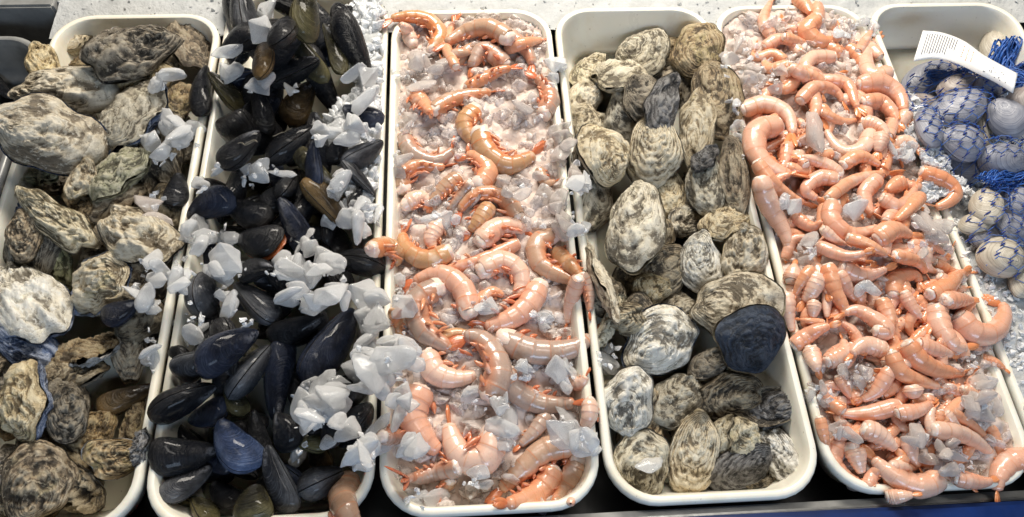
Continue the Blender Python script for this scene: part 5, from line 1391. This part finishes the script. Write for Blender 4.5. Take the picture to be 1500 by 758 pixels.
# ------------------------------------------------------------------ leave out filler pieces that no ray from the camera meets
bpy.context.view_layer.update()
CW, CH_ = 376, 190
seen = {}
zb = np.full(CW * CH_, 9.0); recs = []
for ob in sc.objects:
    if ob.type != 'MESH': continue
    k = len(ob.data.vertices); co = np.empty(k * 3, np.float32); ob.data.vertices.foreach_get('co', co)
    mw = np.array(ob.matrix_world); P_ = co.reshape(-1, 3) @ mw[:3, :3].T + mw[:3, 3]
    Q_ = (P_ - CAM) @ RW.T; dz = -Q_[:, 2]
    u_ = ((750 + FPX * Q_[:, 0] / dz) / 4).astype(int); v_ = ((379 - FPX * Q_[:, 1] / dz) / 4).astype(int)
    ok = (dz > .05) & (u_ >= 0) & (u_ < 375) & (v_ >= 0) & (v_ < 190)
    ci = v_[ok] * CW + u_[ok]; np.minimum.at(zb, ci, dz[ok])
    b_ = ob
    while b_.parent: b_ = b_.parent
    recs.append((b_.name, ci, dz[ok]))
for nm_, ci, dz in recs:
    seen[nm_] = seen.get(nm_, 0) + len(set(ci[dz < zb[ci] + .0035].tolist()))
gone = set()
for e in FILL + ICES + [i[0] for i in ITEMS]:
    lim = 7 if e in FILL else 1
    if seen.get(e.name, 0) < lim and e.name not in gone: gone.add(e.name)
FN = {e.name for e in FILL}
keep = [(e, x, y, sec) for sec, a, b in [('fill', 0, 0)] + SECT for (e, x, y) in ITEMS[a:b] if e.name not in gone]
inlist = {e.name for e, *_ in keep}


for (e, x, y) in ITEMS:
    if e.name not in inlist and e.name not in gone: keep.append((e, x, y, section_of(x, y)))
ANCH = {}
for e, x, y, sec in keep:
    L_ = e.get('label', '')
    if L_.startswith('*'): ANCH.setdefault(sec, []).append((x, y, L_[1:].split('|')[0], e.name))
DIRS = ['right of', 'behind and right of', 'behind', 'behind and left of', 'left of', 'in front and left of', 'in front of', 'in front and right of']
used = set()


def grp(e, sec): return f"{e['category'] + ('' if e['category'] == 'shrimp' else 's')} in the {sec}"


for e, x, y, sec in keep:
    if e.get('label', '').startswith('*'):
        e['label'] = in_tray(e['label'].split('|')[1], sec); used.add(e['label']); e['group'] = grp(e, sec)
for e, x, y, sec in keep:
    if 'group' in e: continue
    e['group'] = grp(e, sec)
    look = e.get('label') or f"{random.choice(['small', 'plain', 'slim'])} pink shrimp"
    if e.name in FN and not e.get('label'): look = 'small shrimp partly buried'
    An = sorted(ANCH.get(sec, []), key=lambda a: (a[0] - x) ** 2 + (a[1] - y) ** 2)
    cand = []
    for a in An[:5]:
        k = int(round(math.degrees(math.atan2(-(y - a[1]), x - a[0])) / 45)) % 8
        d_ = math.hypot(x - a[0], y - a[1])
        cand.append(f"{look}, {'' if d_ > 70 else 'just '}{DIRS[k]} the {a[2]}")
    for i in range(min(4, len(An))):
        for j in range(i + 1, min(5, len(An))):
            cand.append(f"{look} near both the {An[i][2]} and the {An[j][2]}")
    if not cand:
        cand = [f"{look}, {q} of the pan" for q in ('toward the middle', 'toward the back', 'toward the front', 'at the edge')]
    cand = [c for c in cand if len(c.replace(',', '').split()) <= 16]
    for c in cand:
        if c not in used: e['label'] = in_tray(c, sec); used.add(c); break
    else: e['label'] = cand[0] if cand else f"{look} in the {sec}"
for nme in gone:
    e = bpy.data.objects.get(nme)
    if e is None: continue
    for ch in list(e.children): bpy.data.objects.remove(ch)
    bpy.data.objects.remove(e)
for e in [q for q in ICES if q.name not in gone] if False else []: pass
print('ice', len([q for q in ICES if q.name not in gone]) if not gone else sum(1 for q in sc.objects if q.name.startswith('ice_chunk')))
print('items', len(keep), 'gone', len(gone))
